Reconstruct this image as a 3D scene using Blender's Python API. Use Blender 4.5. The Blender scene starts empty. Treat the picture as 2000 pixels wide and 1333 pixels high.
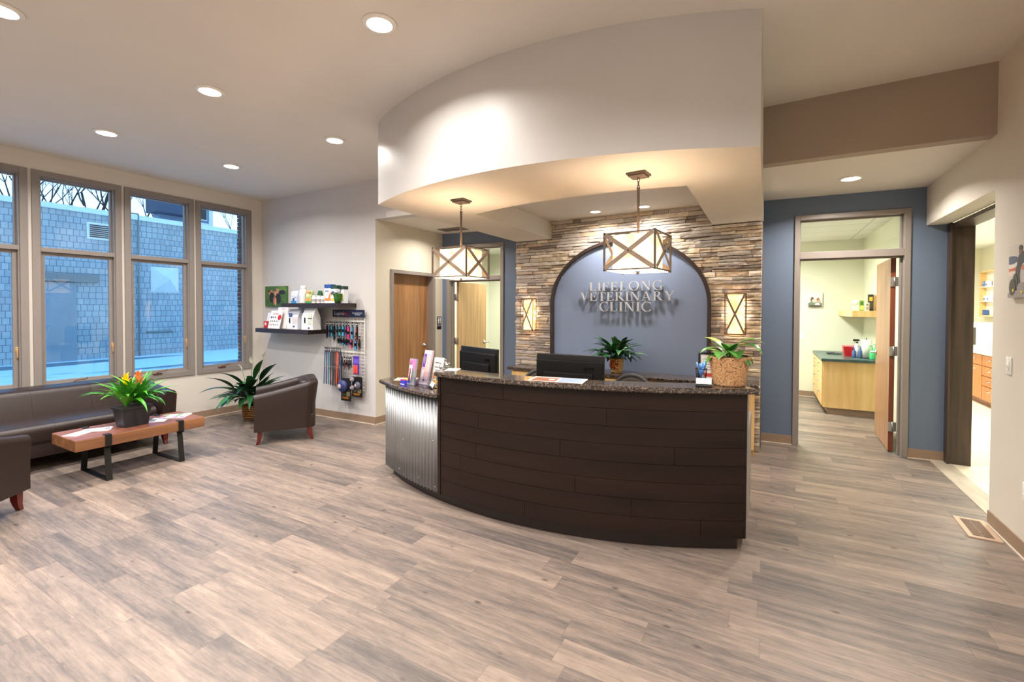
import bpy, bmesh, math, random
from mathutils import Vector, Matrix
PI = math.pi
R = math.radians
random.seed(7)
SC = bpy.context.scene
COL = SC.collection

# ------------------------------------------------------------------ materials
def lin(c):
    return tuple(((v/255)/12.92 if v/255 <= 0.04045 else ((v/255+0.055)/1.055)**2.4) for v in c)
MATS = {}
def nd(nt, t, **kw):
    n = nt.nodes.new(t)
    for k, v in kw.items():
        if k in n.inputs: n.inputs[k].default_value = v
        else: setattr(n, k, v)
    return n
def ln(nt, a, ao, b, bi): nt.links.new(a.outputs[ao], b.inputs[bi])
def base(name):
    m = bpy.data.materials.new(name); m.use_nodes = True
    nt = m.node_tree
    return m, nt, nt.nodes['Principled BSDF']
def mat(name, c, rough=.5, metal=0, spec=.5, var=.06, scale=8., bump=0, bscale=60., emit=None, es=0, coat=0, sheen=0, stretch=(1, 1, 1)):
    """procedural paint/plastic/metal: base colour with a little noise variation and optional bump"""
    if name in MATS: return MATS[name]
    m, nt, b = base(name)
    col = lin(c)
    tc = nd(nt, 'ShaderNodeTexCoord'); mp = nd(nt, 'ShaderNodeMapping'); mp.inputs['Scale'].default_value = stretch
    ln(nt, tc, 'Object', mp, 'Vector')
    if var > 0:
        no = nd(nt, 'ShaderNodeTexNoise', Scale=scale, Detail=4.)
        ln(nt, mp, 'Vector', no, 'Vector')
        cr = nd(nt, 'ShaderNodeValToRGB')
        cr.color_ramp.elements[0].position = .3; cr.color_ramp.elements[1].position = .7
        cr.color_ramp.elements[0].color = (*[max(0, v*(1-var)) for v in col], 1)
        cr.color_ramp.elements[1].color = (*[min(1, v*(1+var)) for v in col], 1)
        ln(nt, no, 'Fac', cr, 'Fac'); ln(nt, cr, 'Color', b, 'Base Color')
    else:
        b.inputs['Base Color'].default_value = (*col, 1)
    b.inputs['Roughness'].default_value = rough; b.inputs['Metallic'].default_value = metal
    b.inputs['Specular IOR Level'].default_value = spec
    b.inputs['Coat Weight'].default_value = coat
    if emit:
        b.inputs['Emission Color'].default_value = (*lin(emit), 1); b.inputs['Emission Strength'].default_value = es
    if bump:
        n2 = nd(nt, 'ShaderNodeTexNoise', Scale=bscale, Detail=3.); ln(nt, mp, 'Vector', n2, 'Vector')
        bp = nd(nt, 'ShaderNodeBump', Strength=bump, Distance=.01); ln(nt, n2, 'Fac', bp, 'Height'); ln(nt, bp, 'Normal', b, 'Normal')
    MATS[name] = m
    return m
def wood(name, c1, c2, rough=.35, axis=2, scale=1.6, dist=6., bump=.05):
    """wood with long grain along the given axis"""
    if name in MATS: return MATS[name]
    m, nt, b = base(name)
    tc = nd(nt, 'ShaderNodeTexCoord'); mp = nd(nt, 'ShaderNodeMapping')
    s = [14, 14, 14]; s[axis] = .9
    mp.inputs['Scale'].default_value = [v*scale for v in s]
    ln(nt, tc, 'Object', mp, 'Vector')
    no = nd(nt, 'ShaderNodeTexNoise', Scale=1., Detail=6., Distortion=.6); ln(nt, mp, 'Vector', no, 'Vector')
    cr = nd(nt, 'ShaderNodeValToRGB')
    cr.color_ramp.elements[0].position = .32; cr.color_ramp.elements[1].position = .68
    cr.color_ramp.elements[0].color = (*lin(c1), 1); cr.color_ramp.elements[1].color = (*lin(c2), 1)
    ln(nt, no, 'Fac', cr, 'Fac'); ln(nt, cr, 'Color', b, 'Base Color')
    b.inputs['Roughness'].default_value = rough
    bp = nd(nt, 'ShaderNodeBump', Strength=bump, Distance=.004); ln(nt, no, 'Fac', bp, 'Height'); ln(nt, bp, 'Normal', b, 'Normal')
    MATS[name] = m
    return m
def attr_mat(name, rough=.8, bump=.5, bscale=40., mixn=.25, metal=0, spec=.4):
    """colour comes from a per-piece colour attribute (each stone / leaf / print has its own colour) with noise on top"""
    if name in MATS: return MATS[name]
    m, nt, b = base(name)
    at = nd(nt, 'ShaderNodeAttribute', attribute_name='Col')
    tc = nd(nt, 'ShaderNodeTexCoord')
    no = nd(nt, 'ShaderNodeTexNoise', Scale=bscale, Detail=6.); ln(nt, tc, 'Object', no, 'Vector')
    mr = nd(nt, 'ShaderNodeMapRange'); mr.inputs['To Min'].default_value = 1-mixn; mr.inputs['To Max'].default_value = 1+mixn
    ln(nt, no, 'Fac', mr, 'Value')
    mx = nd(nt, 'ShaderNodeVectorMath', operation='MULTIPLY')
    ln(nt, at, 'Color', mx, 0); ln(nt, mr, 'Result', mx, 1); ln(nt, mx, 'Vector', b, 'Base Color')
    b.inputs['Roughness'].default_value = rough; b.inputs['Metallic'].default_value = metal
    b.inputs['Specular IOR Level'].default_value = spec
    if bump:
        bp = nd(nt, 'ShaderNodeBump', Strength=bump, Distance=.01); ln(nt, no, 'Fac', bp, 'Height'); ln(nt, bp, 'Normal', b, 'Normal')
    MATS[name] = m
    return m
def glass_mat(name, tint=(1, 1, 1), refl=.035, rough=0.):
    """thin pane: see-through with a mirror-like film growing at grazing angles"""
    m = bpy.data.materials.new(name); m.use_nodes = True
    nt = m.node_tree; nt.nodes.clear()
    o = nd(nt, 'ShaderNodeOutputMaterial'); tr = nd(nt, 'ShaderNodeBsdfTransparent'); tr.inputs['Color'].default_value = (*tint, 1)
    gl = nd(nt, 'ShaderNodeBsdfGlossy'); gl.inputs['Roughness'].default_value = rough
    fr = nd(nt, 'ShaderNodeLayerWeight'); pw = nd(nt, 'ShaderNodeMath', operation='POWER'); pw.inputs[1].default_value = 4.; ln(nt, fr, 'Facing', pw, 0)
    mu = nd(nt, 'ShaderNodeMath', operation='MULTIPLY_ADD'); mu.inputs[1].default_value = .7; mu.inputs[2].default_value = refl
    mx = nd(nt, 'ShaderNodeMixShader')
    ln(nt, pw, 'Value', mu, 0); ln(nt, mu, 'Value', mx, 'Fac'); nt.links.new(tr.outputs[0], mx.inputs[1]); nt.links.new(gl.outputs[0], mx.inputs[2])
    ln(nt, mx, 'Shader', o, 'Surface')
    MATS[name] = m
    return m

def floor_mat(name='vinyl_plank', w=.152, L=1.0):
    m, nt, b = base(name)
    geo = nd(nt, 'ShaderNodeNewGeometry'); sx = nd(nt, 'ShaderNodeSeparateXYZ'); ln(nt, geo, 'Position', sx, 'Vector')
    def M(op, a, bb=None, c=None):
        n = nd(nt, 'ShaderNodeMath', operation=op)
        for i, v in enumerate((a, bb, c)):
            if v is None: continue
            if isinstance(v, (int, float)): n.inputs[i].default_value = v
            else: nt.links.new(v, n.inputs[i])
        return n.outputs[0]
    X = sx.outputs['X']; Y = sx.outputs['Y']
    row = M('FLOOR', M('DIVIDE', Y, w))
    wn = nd(nt, 'ShaderNodeTexWhiteNoise', noise_dimensions='1D'); nt.links.new(row, wn.inputs['W'])
    xs = M('ADD', M('DIVIDE', X, L), M('MULTIPLY', wn.outputs['Value'], 7.3))
    col = M('FLOOR', xs)
    cb = nd(nt, 'ShaderNodeCombineXYZ'); nt.links.new(row, cb.inputs['X']); nt.links.new(col, cb.inputs['Y'])
    pn = nd(nt, 'ShaderNodeTexWhiteNoise', noise_dimensions='2D'); ln(nt, cb, 'Vector', pn, 'Vector')
    # grain stretched along x, shifted per plank
    off = nd(nt, 'ShaderNodeVectorMath', operation='SCALE'); nt.links.new(pn.outputs['Color'], off.inputs[0]); off.inputs['Scale'].default_value = 30.
    add = nd(nt, 'ShaderNodeVectorMath', operation='ADD'); ln(nt, geo, 'Position', add, 0); ln(nt, off, 'Vector', add, 1)
    mp = nd(nt, 'ShaderNodeMapping'); mp.inputs['Scale'].default_value = (1.0, 10, 1); ln(nt, add, 'Vector', mp, 'Vector')
    n1 = nd(nt, 'ShaderNodeTexNoise', Scale=1.6, Detail=5., Roughness=.6, Distortion=.4); ln(nt, mp, 'Vector', n1, 'Vector')
    mp2 = nd(nt, 'ShaderNodeMapping'); mp2.inputs['Scale'].default_value = (3.0, 60, 1); ln(nt, add, 'Vector', mp2, 'Vector')
    n2 = nd(nt, 'ShaderNodeTexNoise', Scale=1.5, Detail=6., Roughness=.65); ln(nt, mp2, 'Vector', n2, 'Vector')
    mp3 = nd(nt, 'ShaderNodeMapping'); mp3.inputs['Scale'].default_value = (3.2, 6, 1); ln(nt, add, 'Vector', mp3, 'Vector')
    vk = nd(nt, 'ShaderNodeTexVoronoi', Scale=1.3); ln(nt, mp3, 'Vector', vk, 'Vector')
    mp4 = nd(nt, 'ShaderNodeMapping'); mp4.inputs['Scale'].default_value = (6, 22, 1); ln(nt, add, 'Vector', mp4, 'Vector')
    n3 = nd(nt, 'ShaderNodeTexNoise', Scale=1.6, Detail=7., Roughness=.7, Distortion=.8); ln(nt, mp4, 'Vector', n3, 'Vector')
    t = M('ADD', M('ADD', M('MULTIPLY', n1.outputs['Fac'], .48), M('MULTIPLY', n2.outputs['Fac'], .26)), M('MULTIPLY', n3.outputs['Fac'], .26))
    t = M('ADD', t, M('MULTIPLY', M('SUBTRACT', pn.outputs['Value'], .5), .13))
    cr = nd(nt, 'ShaderNodeValToRGB'); e = cr.color_ramp.elements
    e[0].position = .33; e[0].color = (*lin((84, 77, 74)), 1)
    e[1].position = .70; e[1].color = (*lin((160, 142, 128)), 1)
    for p, c in ((.41, (98, 89, 85)), (.49, (118, 105, 97)), (.58, (137, 121, 110))):
        q = cr.color_ramp.elements.new(p); q.color = (*lin(c), 1)
    nt.links.new(t, cr.inputs['Fac'])
    # knots
    kr = nd(nt, 'ShaderNodeMapRange', interpolation_type='SMOOTHSTEP'); kr.inputs['From Min'].default_value = .13; kr.inputs['From Max'].default_value = .03; ln(nt, vk, 'Distance', kr, 'Value')
    kn = M('MULTIPLY', kr.outputs['Result'], .75)
    mk = nd(nt, 'ShaderNodeMixRGB'); mk.inputs['Color2'].default_value = (*lin((62, 52, 48)), 1)
    nt.links.new(kn, mk.inputs['Fac']); ln(nt, cr, 'Color', mk, 'Color1')
    # seams
    fy = M('FRACT', M('DIVIDE', Y, w)); fx = M('FRACT', xs)
    sm = M('MAXIMUM', M('GREATER_THAN', M('ABSOLUTE', M('SUBTRACT', fy, .5)), .492), M('GREATER_THAN', M('ABSOLUTE', M('SUBTRACT', fx, .5)), .4985))
    ms = nd(nt, 'ShaderNodeMixRGB'); ms.inputs['Color2'].default_value = (*lin((92, 78, 70)), 1)
    nt.links.new(M('MULTIPLY', sm, .55), ms.inputs['Fac']); ln(nt, mk, 'Color', ms, 'Color1')
    ln(nt, ms, 'Color', b, 'Base Color')
    b.inputs['Roughness'].default_value = .42; b.inputs['Specular IOR Level'].default_value = .4
    bp = nd(nt, 'ShaderNodeBump', Strength=.12, Distance=.002); nt.links.new(n2.outputs['Fac'], bp.inputs['Height']); ln(nt, bp, 'Normal', b, 'Normal')
    MATS[name] = m
    return m
def granite_mat():
    m, nt, b = base('granite')
    tc = nd(nt, 'ShaderNodeNewGeometry')
    v = nd(nt, 'ShaderNodeTexVoronoi', Scale=160.); ln(nt, tc, 'Position', v, 'Vector')
    n = nd(nt, 'ShaderNodeTexNoise', Scale=55., Detail=5.); ln(nt, tc, 'Position', n, 'Vector')
    sp = nd(nt, 'ShaderNodeSeparateColor'); ln(nt, v, 'Color', sp, 'Color')
    mu = nd(nt, 'ShaderNodeMath', operation='MULTIPLY'); nt.links.new(sp.outputs[0], mu.inputs[0]); ln(nt, n, 'Fac', mu, 1)
    cr = nd(nt, 'ShaderNodeValToRGB'); e = cr.color_ramp.elements
    e[0].position = .12; e[0].color = (*lin((34, 29, 28)), 1); e[1].position = .62; e[1].color = (*lin((140, 122, 106)), 1)
    q = e.new(.34); q.color = (*lin((74, 62, 56)), 1)
    ln(nt, mu, 'Value', cr, 'Fac'); ln(nt, cr, 'Color', b, 'Base Color')
    b.inputs['Roughness'].default_value = .1; b.inputs['Specular IOR Level'].default_value = .7
    MATS['granite'] = m
    return m
def shingle_mat():
    """grey wall shingles in staggered rows with uneven butts (exterior building)"""
    m, nt, b = base('wall_shingles')
    g = nd(nt, 'ShaderNodeNewGeometry'); sx = nd(nt, 'ShaderNodeSeparateXYZ'); ln(nt, g, 'Position', sx, 'Vector')
    cb = nd(nt, 'ShaderNodeCombineXYZ'); ln(nt, sx, 'Y', cb, 'X'); ln(nt, sx, 'Z', cb, 'Y')
    br = nd(nt, 'ShaderNodeTexBrick', Scale=1.)
    br.inputs['Brick Width'].default_value = .115; br.inputs['Row Height'].default_value = .145
    br.inputs['Mortar Size'].default_value = .006; br.inputs['Mortar Smooth'].default_value = .3
    br.inputs['Color1'].default_value = (*lin((186, 188, 186)), 1); br.inputs['Color2'].default_value = (*lin((168, 172, 174)), 1)
    br.inputs['Mortar'].default_value = (*lin((116, 122, 128)), 1); br.offset = .45; br.squash = 1.12; br.squash_frequency = 3
    ln(nt, cb, 'Vector', br, 'Vector')
    no = nd(nt, 'ShaderNodeTexNoise', Scale=1.4, Detail=6.); ln(nt, g, 'Position', no, 'Vector')
    mr = nd(nt, 'ShaderNodeMapRange'); mr.inputs['To Min'].default_value = .78; mr.inputs['To Max'].default_value = 1.2; ln(nt, no, 'Fac', mr, 'Value')
    mx = nd(nt, 'ShaderNodeVectorMath', operation='MULTIPLY'); ln(nt, br, 'Color', mx, 0); ln(nt, mr, 'Result', mx, 1); ln(nt, mx, 'Vector', b, 'Base Color')
    bp = nd(nt, 'ShaderNodeBump', Strength=.6, Distance=.02, invert=True); ln(nt, br, 'Fac', bp, 'Height'); ln(nt, bp, 'Normal', b, 'Normal')
    b.inputs['Roughness'].default_value = .8
    MATS['shingle'] = m
    return m
def snow_mat():
    m, nt, b = base('snowy_ground')
    g = nd(nt, 'ShaderNodeNewGeometry'); mp = nd(nt, 'ShaderNodeMapping'); mp.inputs['Scale'].default_value = (1.1, .22, 1); ln(nt, g, 'Position', mp, 'Vector')
    no = nd(nt, 'ShaderNodeTexNoise', Scale=.8, Detail=7.); ln(nt, mp, 'Vector', no, 'Vector')
    cr = nd(nt, 'ShaderNodeValToRGB'); e = cr.color_ramp.elements
    e[0].position = .39; e[0].color = (*lin((130, 132, 138)), 1); e[1].position = .44; e[1].color = (*lin((235, 238, 242)), 1)
    ln(nt, no, 'Fac', cr, 'Fac'); ln(nt, cr, 'Color', b, 'Base Color'); b.inputs['Roughness'].default_value = .8
    MATS['snow'] = m
    return m
def tile_ceiling_mat():
    m, nt, b = base('ceiling_tile')
    g = nd(nt, 'ShaderNodeNewGeometry')
    br = nd(nt, 'ShaderNodeTexBrick', Scale=1., offset=0.)
    br.inputs['Brick Width'].default_value = 1.22; br.inputs['Row Height'].default_value = .61; br.inputs['Mortar Size'].default_value = .012
    br.inputs['Color1'].default_value = (.78, .78, .74, 1); br.inputs['Color2'].default_value = (.75, .75, .71, 1); br.inputs['Mortar'].default_value = (.55, .55, .52, 1)
    ln(nt, g, 'Position', br, 'Vector'); ln(nt, br, 'Color', b, 'Base Color'); b.inputs['Roughness'].default_value = .9
    return m
def cork_mat():
    m, nt, b = base('cork')
    tc = nd(nt, 'ShaderNodeTexCoord'); v = nd(nt, 'ShaderNodeTexVoronoi', Scale=70.); ln(nt, tc, 'Object', v, 'Vector')
    n = nd(nt, 'ShaderNodeTexNoise', Scale=95., Detail=5.); ln(nt, tc, 'Object', n, 'Vector')
    cr = nd(nt, 'ShaderNodeValToRGB'); e = cr.color_ramp.elements
    e[0].position = .33; e[0].color = (*lin((88, 58, 34)), 1); e[1].position = .66; e[1].color = (*lin((214, 170, 122)), 1)
    q = e.new(.40); q.color = (*lin((176, 128, 84)), 1)
    ln(nt, n, 'Fac', cr, 'Fac'); ln(nt, cr, 'Color', b, 'Base Color'); b.inputs['Roughness'].default_value = .85
    bp = nd(nt, 'ShaderNodeBump', Strength=.7, Distance=.01); ln(nt, n, 'Fac', bp, 'Height'); ln(nt, bp, 'Normal', b, 'Normal')
    return m
def weave_mat(name, c1, c2, sz=.02):
    m, nt, b = base(name)
    tc = nd(nt, 'ShaderNodeTexCoord')
    w = nd(nt, 'ShaderNodeTexWave', Scale=1/sz/4, Distortion=2.5, bands_direction='Z'); w.inputs['Detail Scale'].default_value = 2.; ln(nt, tc, 'Object', w, 'Vector')
    n = nd(nt, 'ShaderNodeTexNoise', Scale=50., Detail=3.); ln(nt, tc, 'Object', n, 'Vector')
    mu = nd(nt, 'ShaderNodeMath', operation='MULTIPLY'); ln(nt, w, 'Fac', mu, 0); ln(nt, n, 'Fac', mu, 1)
    cr = nd(nt, 'ShaderNodeValToRGB'); e = cr.color_ramp.elements
    e[0].position = .1; e[0].color = (*lin(c1), 1); e[1].position = .5; e[1].color = (*lin(c2), 1)
    ln(nt, mu, 'Value', cr, 'Fac'); ln(nt, cr, 'Color', b, 'Base Color'); b.inputs['Roughness'].default_value = .7
    bp = nd(nt, 'ShaderNodeBump', Strength=.8, Distance=.01); ln(nt, w, 'Fac', bp, 'Height'); ln(nt, bp, 'Normal', b, 'Normal')
    return m
def shade_mat(name, c1, c2, es, zspan=.5):
    """lit alabaster-like glass lamp shade"""
    m, nt, b = base(name)
    tc = nd(nt, 'ShaderNodeTexCoord'); n = nd(nt, 'ShaderNodeTexNoise', Scale=5., Detail=5., Distortion=1.5); ln(nt, tc, 'Object', n, 'Vector')
    cr = nd(nt, 'ShaderNodeValToRGB'); e = cr.color_ramp.elements
    e[0].position = .35; e[0].color = (*lin(c1), 1); e[1].position = .62; e[1].color = (*lin(c2), 1)
    ln(nt, n, 'Fac', cr, 'Fac'); ln(nt, cr, 'Color', b, 'Base Color'); ln(nt, cr, 'Color', b, 'Emission Color')
    b.inputs['Emission Strength'].default_value = es; b.inputs['Roughness'].default_value = .35
    return m

# ------------------------------------------------------------------ mesh builder
class MB:
    def __init__(s): s.v = []; s.f = []; s.c = []; s.sm = []
    def add(s, vs, fs, col=None, smooth=False, M=None):
        o = len(s.v)
        for p in vs:
            p = Vector(p)
            s.v.append(M @ p if M is not None else p)
        for f in fs:
            s.f.append([i+o for i in f]); s.c.append(col); s.sm.append(smooth)
        return s
    def box(s, x0, x1, y0, y1, z0, z1, col=None, M=None):
        vs = [(x, y, z) for z in (z0, z1) for y in (y0, y1) for x in (x0, x1)]
        return s.add(vs, [(0, 2, 3, 1), (4, 5, 7, 6), (0, 1, 5, 4), (2, 6, 7, 3), (0, 4, 6, 2), (1, 3, 7, 5)], col, False, M)
    def prism(s, pts, z0, z1, col=None, M=None, axis='z', smooth=False):
        n = len(pts)
        def P(p, z): return (p[0], p[1], z) if axis == 'z' else ((p[0], z, p[1]) if axis == 'y' else (z, p[0], p[1]))
        vs = [P(p, z0) for p in pts]+[P(p, z1) for p in pts]
        area = sum(pts[i][0]*pts[(i+1) % n][1]-pts[(i+1) % n][0]*pts[i][1] for i in range(n))
        fl = (area < 0) != (axis == 'y')
        fs = [tuple(range(n))[::-1], tuple(range(n, 2*n))]+[(i, (i+1) % n, (i+1) % n+n, i+n) for i in range(n)]
        if fl: fs = [tuple(reversed(f)) for f in fs]
        return s.add(vs, fs, col, smooth, M)
    def lathe(s, prof, seg=24, col=None, M=None, smooth=True, cap=True, rot=0):
        n = len(prof); vs = []
        for r, z in prof:
            for k in range(seg):
                a = 2*PI*k/seg+rot; vs.append((r*math.cos(a), r*math.sin(a), z))
        fs = []
        for i in range(n-1):
            for k in range(seg):
                k2 = (k+1) % seg
                fs.append((i*seg+k, i*seg+k2, (i+1)*seg+k2, (i+1)*seg+k))
        s.add(vs, fs, col, smooth, M)
        o = len(s.v)-len(vs)
        if cap:
            if prof[0][0] > 1e-5: s.f.append([o+k for k in reversed(range(seg))]); s.c.append(col); s.sm.append(False)
            if prof[-1][0] > 1e-5: s.f.append([o+(n-1)*seg+k for k in range(seg)]); s.c.append(col); s.sm.append(False)
        return s
    def cyl(s, p0, p1, r, seg=12, col=None, r2=None, smooth=True):
        p0 = Vector(p0); p1 = Vector(p1); d = p1-p0; L = d.length
        if L < 1e-7: return s
        M = Matrix.Translation(p0) @ d.to_track_quat('Z', 'Y').to_matrix().to_4x4()
        return s.lathe([(r, 0), (r if r2 is None else r2, L)], seg, col, M, smooth)
    def tube(s, pts, r, seg=8, col=None, smooth=True):
        pts = [Vector(p) for p in pts]; n = len(pts); rr = r if isinstance(r, (list, tuple)) else [r]*n
        vs = []; up = Vector((0, 0, 1)); prev = None
        for i, p in enumerate(pts):
            t = (pts[min(i+1, n-1)]-pts[max(i-1, 0)]).normalized()
            a = t.cross(up) if prev is None else prev-t*prev.dot(t)
            if a.length < 1e-3: a = t.cross(Vector((1, 0, 0)))
            a.normalize(); prev = a; b = t.cross(a)
            for k in range(seg):
                q = 2*PI*k/seg; vs.append(p+a*math.cos(q)*rr[i]+b*math.sin(q)*rr[i])
        fs = [(i*seg+k, i*seg+(k+1) % seg, (i+1)*seg+(k+1) % seg, (i+1)*seg+k) for i in range(n-1) for k in range(seg)]
        fs += [tuple(reversed(range(seg))), tuple(range((n-1)*seg, n*seg))]
        return s.add(vs, fs, col, smooth)
    def sphere(s, c, r, seg=16, rings=10, col=None, sc=(1, 1, 1), M=None):
        prof = [(max(1e-6, r*math.sin(PI*i/rings)), -r*math.cos(PI*i/rings)) for i in range(rings+1)]
        T = Matrix.Translation(Vector(c)) @ Matrix.Diagonal((*sc, 1))
        if M is not None: T = M @ T
        return s.lathe(prof, seg, col, T, True, False)
    def rbox(s, x0, x1, y0, y1, z0, z1, r, seg=3, col=None, M=None):
        """box with rounded edges (cushion, case)"""
        n = seg+1
        def ax(a, b):
            rr = min(r, (b-a)/2-1e-5)
            L = [a+rr-rr*math.cos(PI/2*i/seg) for i in range(n)]
            return L, rr
        hx, hy, hz = (x1-x0)/2, (y1-y0)/2, (z1-z0)/2; c = Vector(((x0+x1)/2, (y0+y1)/2, (z0+z1)/2))
        r = min(r, hx, hy, hz)
        bm = bmesh.new(); bmesh.ops.create_cube(bm, size=2)
        for v in bm.verts: v.co = Vector((v.co.x*hx, v.co.y*hy, v.co.z*hz))
        bmesh.ops.bevel(bm, geom=list(bm.edges)+list(bm.verts), offset=r*.98, segments=seg, profile=.5, affect='EDGES')
        bm.verts.ensure_lookup_table()
        vs = [v.co+c for v in bm.verts]; fs = [[v.index for v in f.verts] for f in bm.faces]
        bm.free()
        return s.add(vs, fs, col, True, M)
    def build(s, name, m, parent=None, smooth=None, bevel=0, seg=2, autosm=None):
        me = bpy.data.meshes.new(name); me.from_pydata([tuple(v) for v in s.v], [], s.f)
        if isinstance(m, str): m = MATS[m]
        me.materials.append(m)
        sm = s.sm if smooth is None else [smooth]*len(s.f)
        me.polygons.foreach_set('use_smooth', sm)
        if any(c is not None for c in s.c):
            ca = me.color_attributes.new('Col', 'FLOAT_COLOR', 'CORNER')
            d = []
            for f, c in zip(s.f, s.c):
                c = c or (200, 200, 200)
                d += (list(lin(c))+[1])*len(f)
            ca.data.foreach_set('color', d)
        me.update(); me.validate()
        o = bpy.data.objects.new(name, me); COL.objects.link(o)
        if parent is not None: o.parent = parent
        if bevel:
            b = o.modifiers.new('Bevel', 'BEVEL'); b.width = bevel; b.segments = seg; b.limit_method = 'ANGLE'; b.angle_limit = R(35)
        return o

def tag(o, label=None, cat=None, group=None, kind=None):
    if label: o['label'] = label
    if cat: o['category'] = cat
    if group: o['group'] = group
    if kind: o['kind'] = kind
    return o
def empty(name, loc=(0, 0, 0), rz=0, label=None, cat=None, group=None, kind=None):
    o = bpy.data.objects.new(name, None); COL.objects.link(o); o.empty_display_size = .1
    o.location = loc; o.rotation_euler = (0, 0, rz)
    return tag(o, label, cat, group, kind)
def copy_tree(o, parent=None):
    c = o.copy(); COL.objects.link(c)
    if parent is not None: c.parent = parent
    for ch in list(o.children): copy_tree(ch, c)
    return c
def struct(mb, name, m, parent=None, **k):
    o = mb.build(name, m, parent, **k)
    if parent is None: o['kind'] = 'structure'
    return o
def thing(mb, name, m, label, cat, loc=(0, 0, 0), rz=0, group=None, **k):
    o = mb.build(name, m, None, **k); o.location = loc; o.rotation_euler = (0, 0, rz)
    return tag(o, label, cat, group)
def text_mesh(body, size, depth=.0006, ax='CENTER', spacing=1.):
    """vertices/faces of extruded lettering in the xz plane (front facing -y)"""
    cu = bpy.data.curves.new('t', 'FONT'); cu.body = body; cu.size = size; cu.extrude = depth; cu.align_x = ax; cu.align_y = 'CENTER'; cu.space_character = spacing; cu.resolution_u = 3
    ob = bpy.data.objects.new('t', cu)
    me = bpy.data.meshes.new_from_object(ob)
    vs = [(v.co.x, -v.co.z, v.co.y) for v in me.vertices]; fs = [list(p.vertices) for p in me.polygons]
    bpy.data.objects.remove(ob); bpy.data.curves.remove(cu); bpy.data.meshes.remove(me)
    return vs, fs
def text_on(mb, body, size, x, y, z, col=None, depth=.0006, ax='CENTER', M=None, sx=1.):
    vs, fs = text_mesh(body, size, depth, ax)
    mb.add([(v[0]*sx+x, v[1]+y, v[2]+z) for v in vs], fs, col, False, M)
def circ3(a, b, c):
    ax, ay = a; bx, by = b; cx, cy = c
    d = 2*(ax*(by-cy)+bx*(cy-ay)+cx*(ay-by))
    ux = ((ax*ax+ay*ay)*(by-cy)+(bx*bx+by*by)*(cy-ay)+(cx*cx+cy*cy)*(ay-by))/d
    uy = ((ax*ax+ay*ay)*(cx-bx)+(bx*bx+by*by)*(ax-cx)+(cx*cx+cy*cy)*(bx-ax))/d
    return ux, uy, math.hypot(ax-ux, ay-uy)
def ceil_z(x): return 3.2+(x+6.87)*.0146

# palette
mat('paint_beige', (214, 206, 196), .6, var=.015, scale=3)
mat('paint_warm', (208, 200, 184), .6, var=.015, scale=3)
mat('paint_soffit', (196, 192, 189), .45, var=.01, scale=3)
mat('paint_ceiling', (222, 216, 208), .8, var=.015, scale=3)
mat('paint_blue', (98, 112, 134), .55, var=.02, scale=3)
mat('paint_taupe', (164, 148, 132), .6, var=.015, scale=3)
mat('paint_green', (222, 222, 202), .6, var=.01, scale=3)
mat('frame_taupe', (136, 127, 121), .4, var=.02)
mat('base_vinyl', (146, 122, 102), .5, var=.03)
mat('base_edge', (214, 200, 184), .6, var=.0)
mat('leather', (42, 29, 26), .36, spec=.4, var=.08, scale=5, bump=.12, bscale=220)
mat('leg_wood', (92, 26, 18), .3, var=.15, scale=10)
mat('black_metal', (42, 40, 38), .45, metal=.6, var=.1)
mat('bronze', (88, 76, 68), .55, metal=.2, var=.15, scale=12, stretch=(1, 1, 4))
mat('chrome', (205, 203, 200), .22, metal=1, var=.02)
mat('satin_steel', (178, 176, 172), .4, metal=.85, var=.04)
mat('black_plastic', (10, 10, 12), .4, spec=.3, var=.03)
mat('dark_grey', (56, 54, 56), .6, var=.06)
mat('white_plastic', (232, 230, 226), .4, var=.01)
mat('white_paint', (236, 232, 224), .5, var=.01)
mat('grey_laminate', (138, 134, 130), .4, var=.05, scale=2)
mat('espresso', (33, 21, 16), .42, var=.3, scale=2.2, stretch=(.5, 1, 6), spec=.25)
mat('espresso_shelf', (46, 34, 34), .35, var=.15, scale=3)
mat('galvanised', (158, 160, 162), .42, metal=.85, var=.08, scale=5)
wood('oak', (138, 94, 56), (172, 126, 82), .4, 2, 1.2)
wood('oak_light', (184, 142, 94), (208, 170, 124), .4, 2, 1.2)
wood('maple', (222, 178, 112), (238, 202, 142), .35, 2, .8)
wood('cherry', (176, 104, 52), (206, 134, 76), .35, 2, .9)
wood('cherry_dark', (112, 56, 34), (138, 74, 46), .35, 2, .9)
wood('table_side', (112, 72, 46), (152, 104, 68), .4, 1, 1.0)
wood('table_top', (112, 66, 54), (148, 94, 74), .3, 1, 1.0)
wood('dark_jamb', (50, 40, 34), (80, 64, 54), .4, 2, 1.4)
floor_mat(); granite_mat(); shingle_mat(); snow_mat()
MATS['tile_ceiling'] = tile_ceiling_mat(); MATS['cork'] = cork_mat()
MATS['basket'] = weave_mat('wicker', (104, 62, 28), (206, 150, 84)); MATS['basket_gold'] = weave_mat('gold_wicker', (176, 130, 66), (240, 206, 136), .016)
attr_mat('stone', .85, .7, 34., .28)
attr_mat('print', .45, 0, 20., .04)
attr_mat('leaf', .35, .15, 30., .22, spec=.5)
attr_mat('fabric', .7, .3, 300., .12)
MATS['letter'] = mat('brushed_letter', (184, 184, 186), .5, metal=0, var=.02)
MATS['pendant_glass'] = shade_mat('pendant_glass', (250, 208, 142), (255, 238, 204), 1.3)
MATS['sconce_glass'] = shade_mat('sconce_glass', (250, 190, 110), (255, 222, 160), 1.7)
mat('diffuser', (255, 244, 220), .4, var=0, emit=(255, 236, 200), es=4.5)
mat('lens', (255, 250, 240), .4, var=0, emit=(255, 244, 226), es=16)
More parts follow.
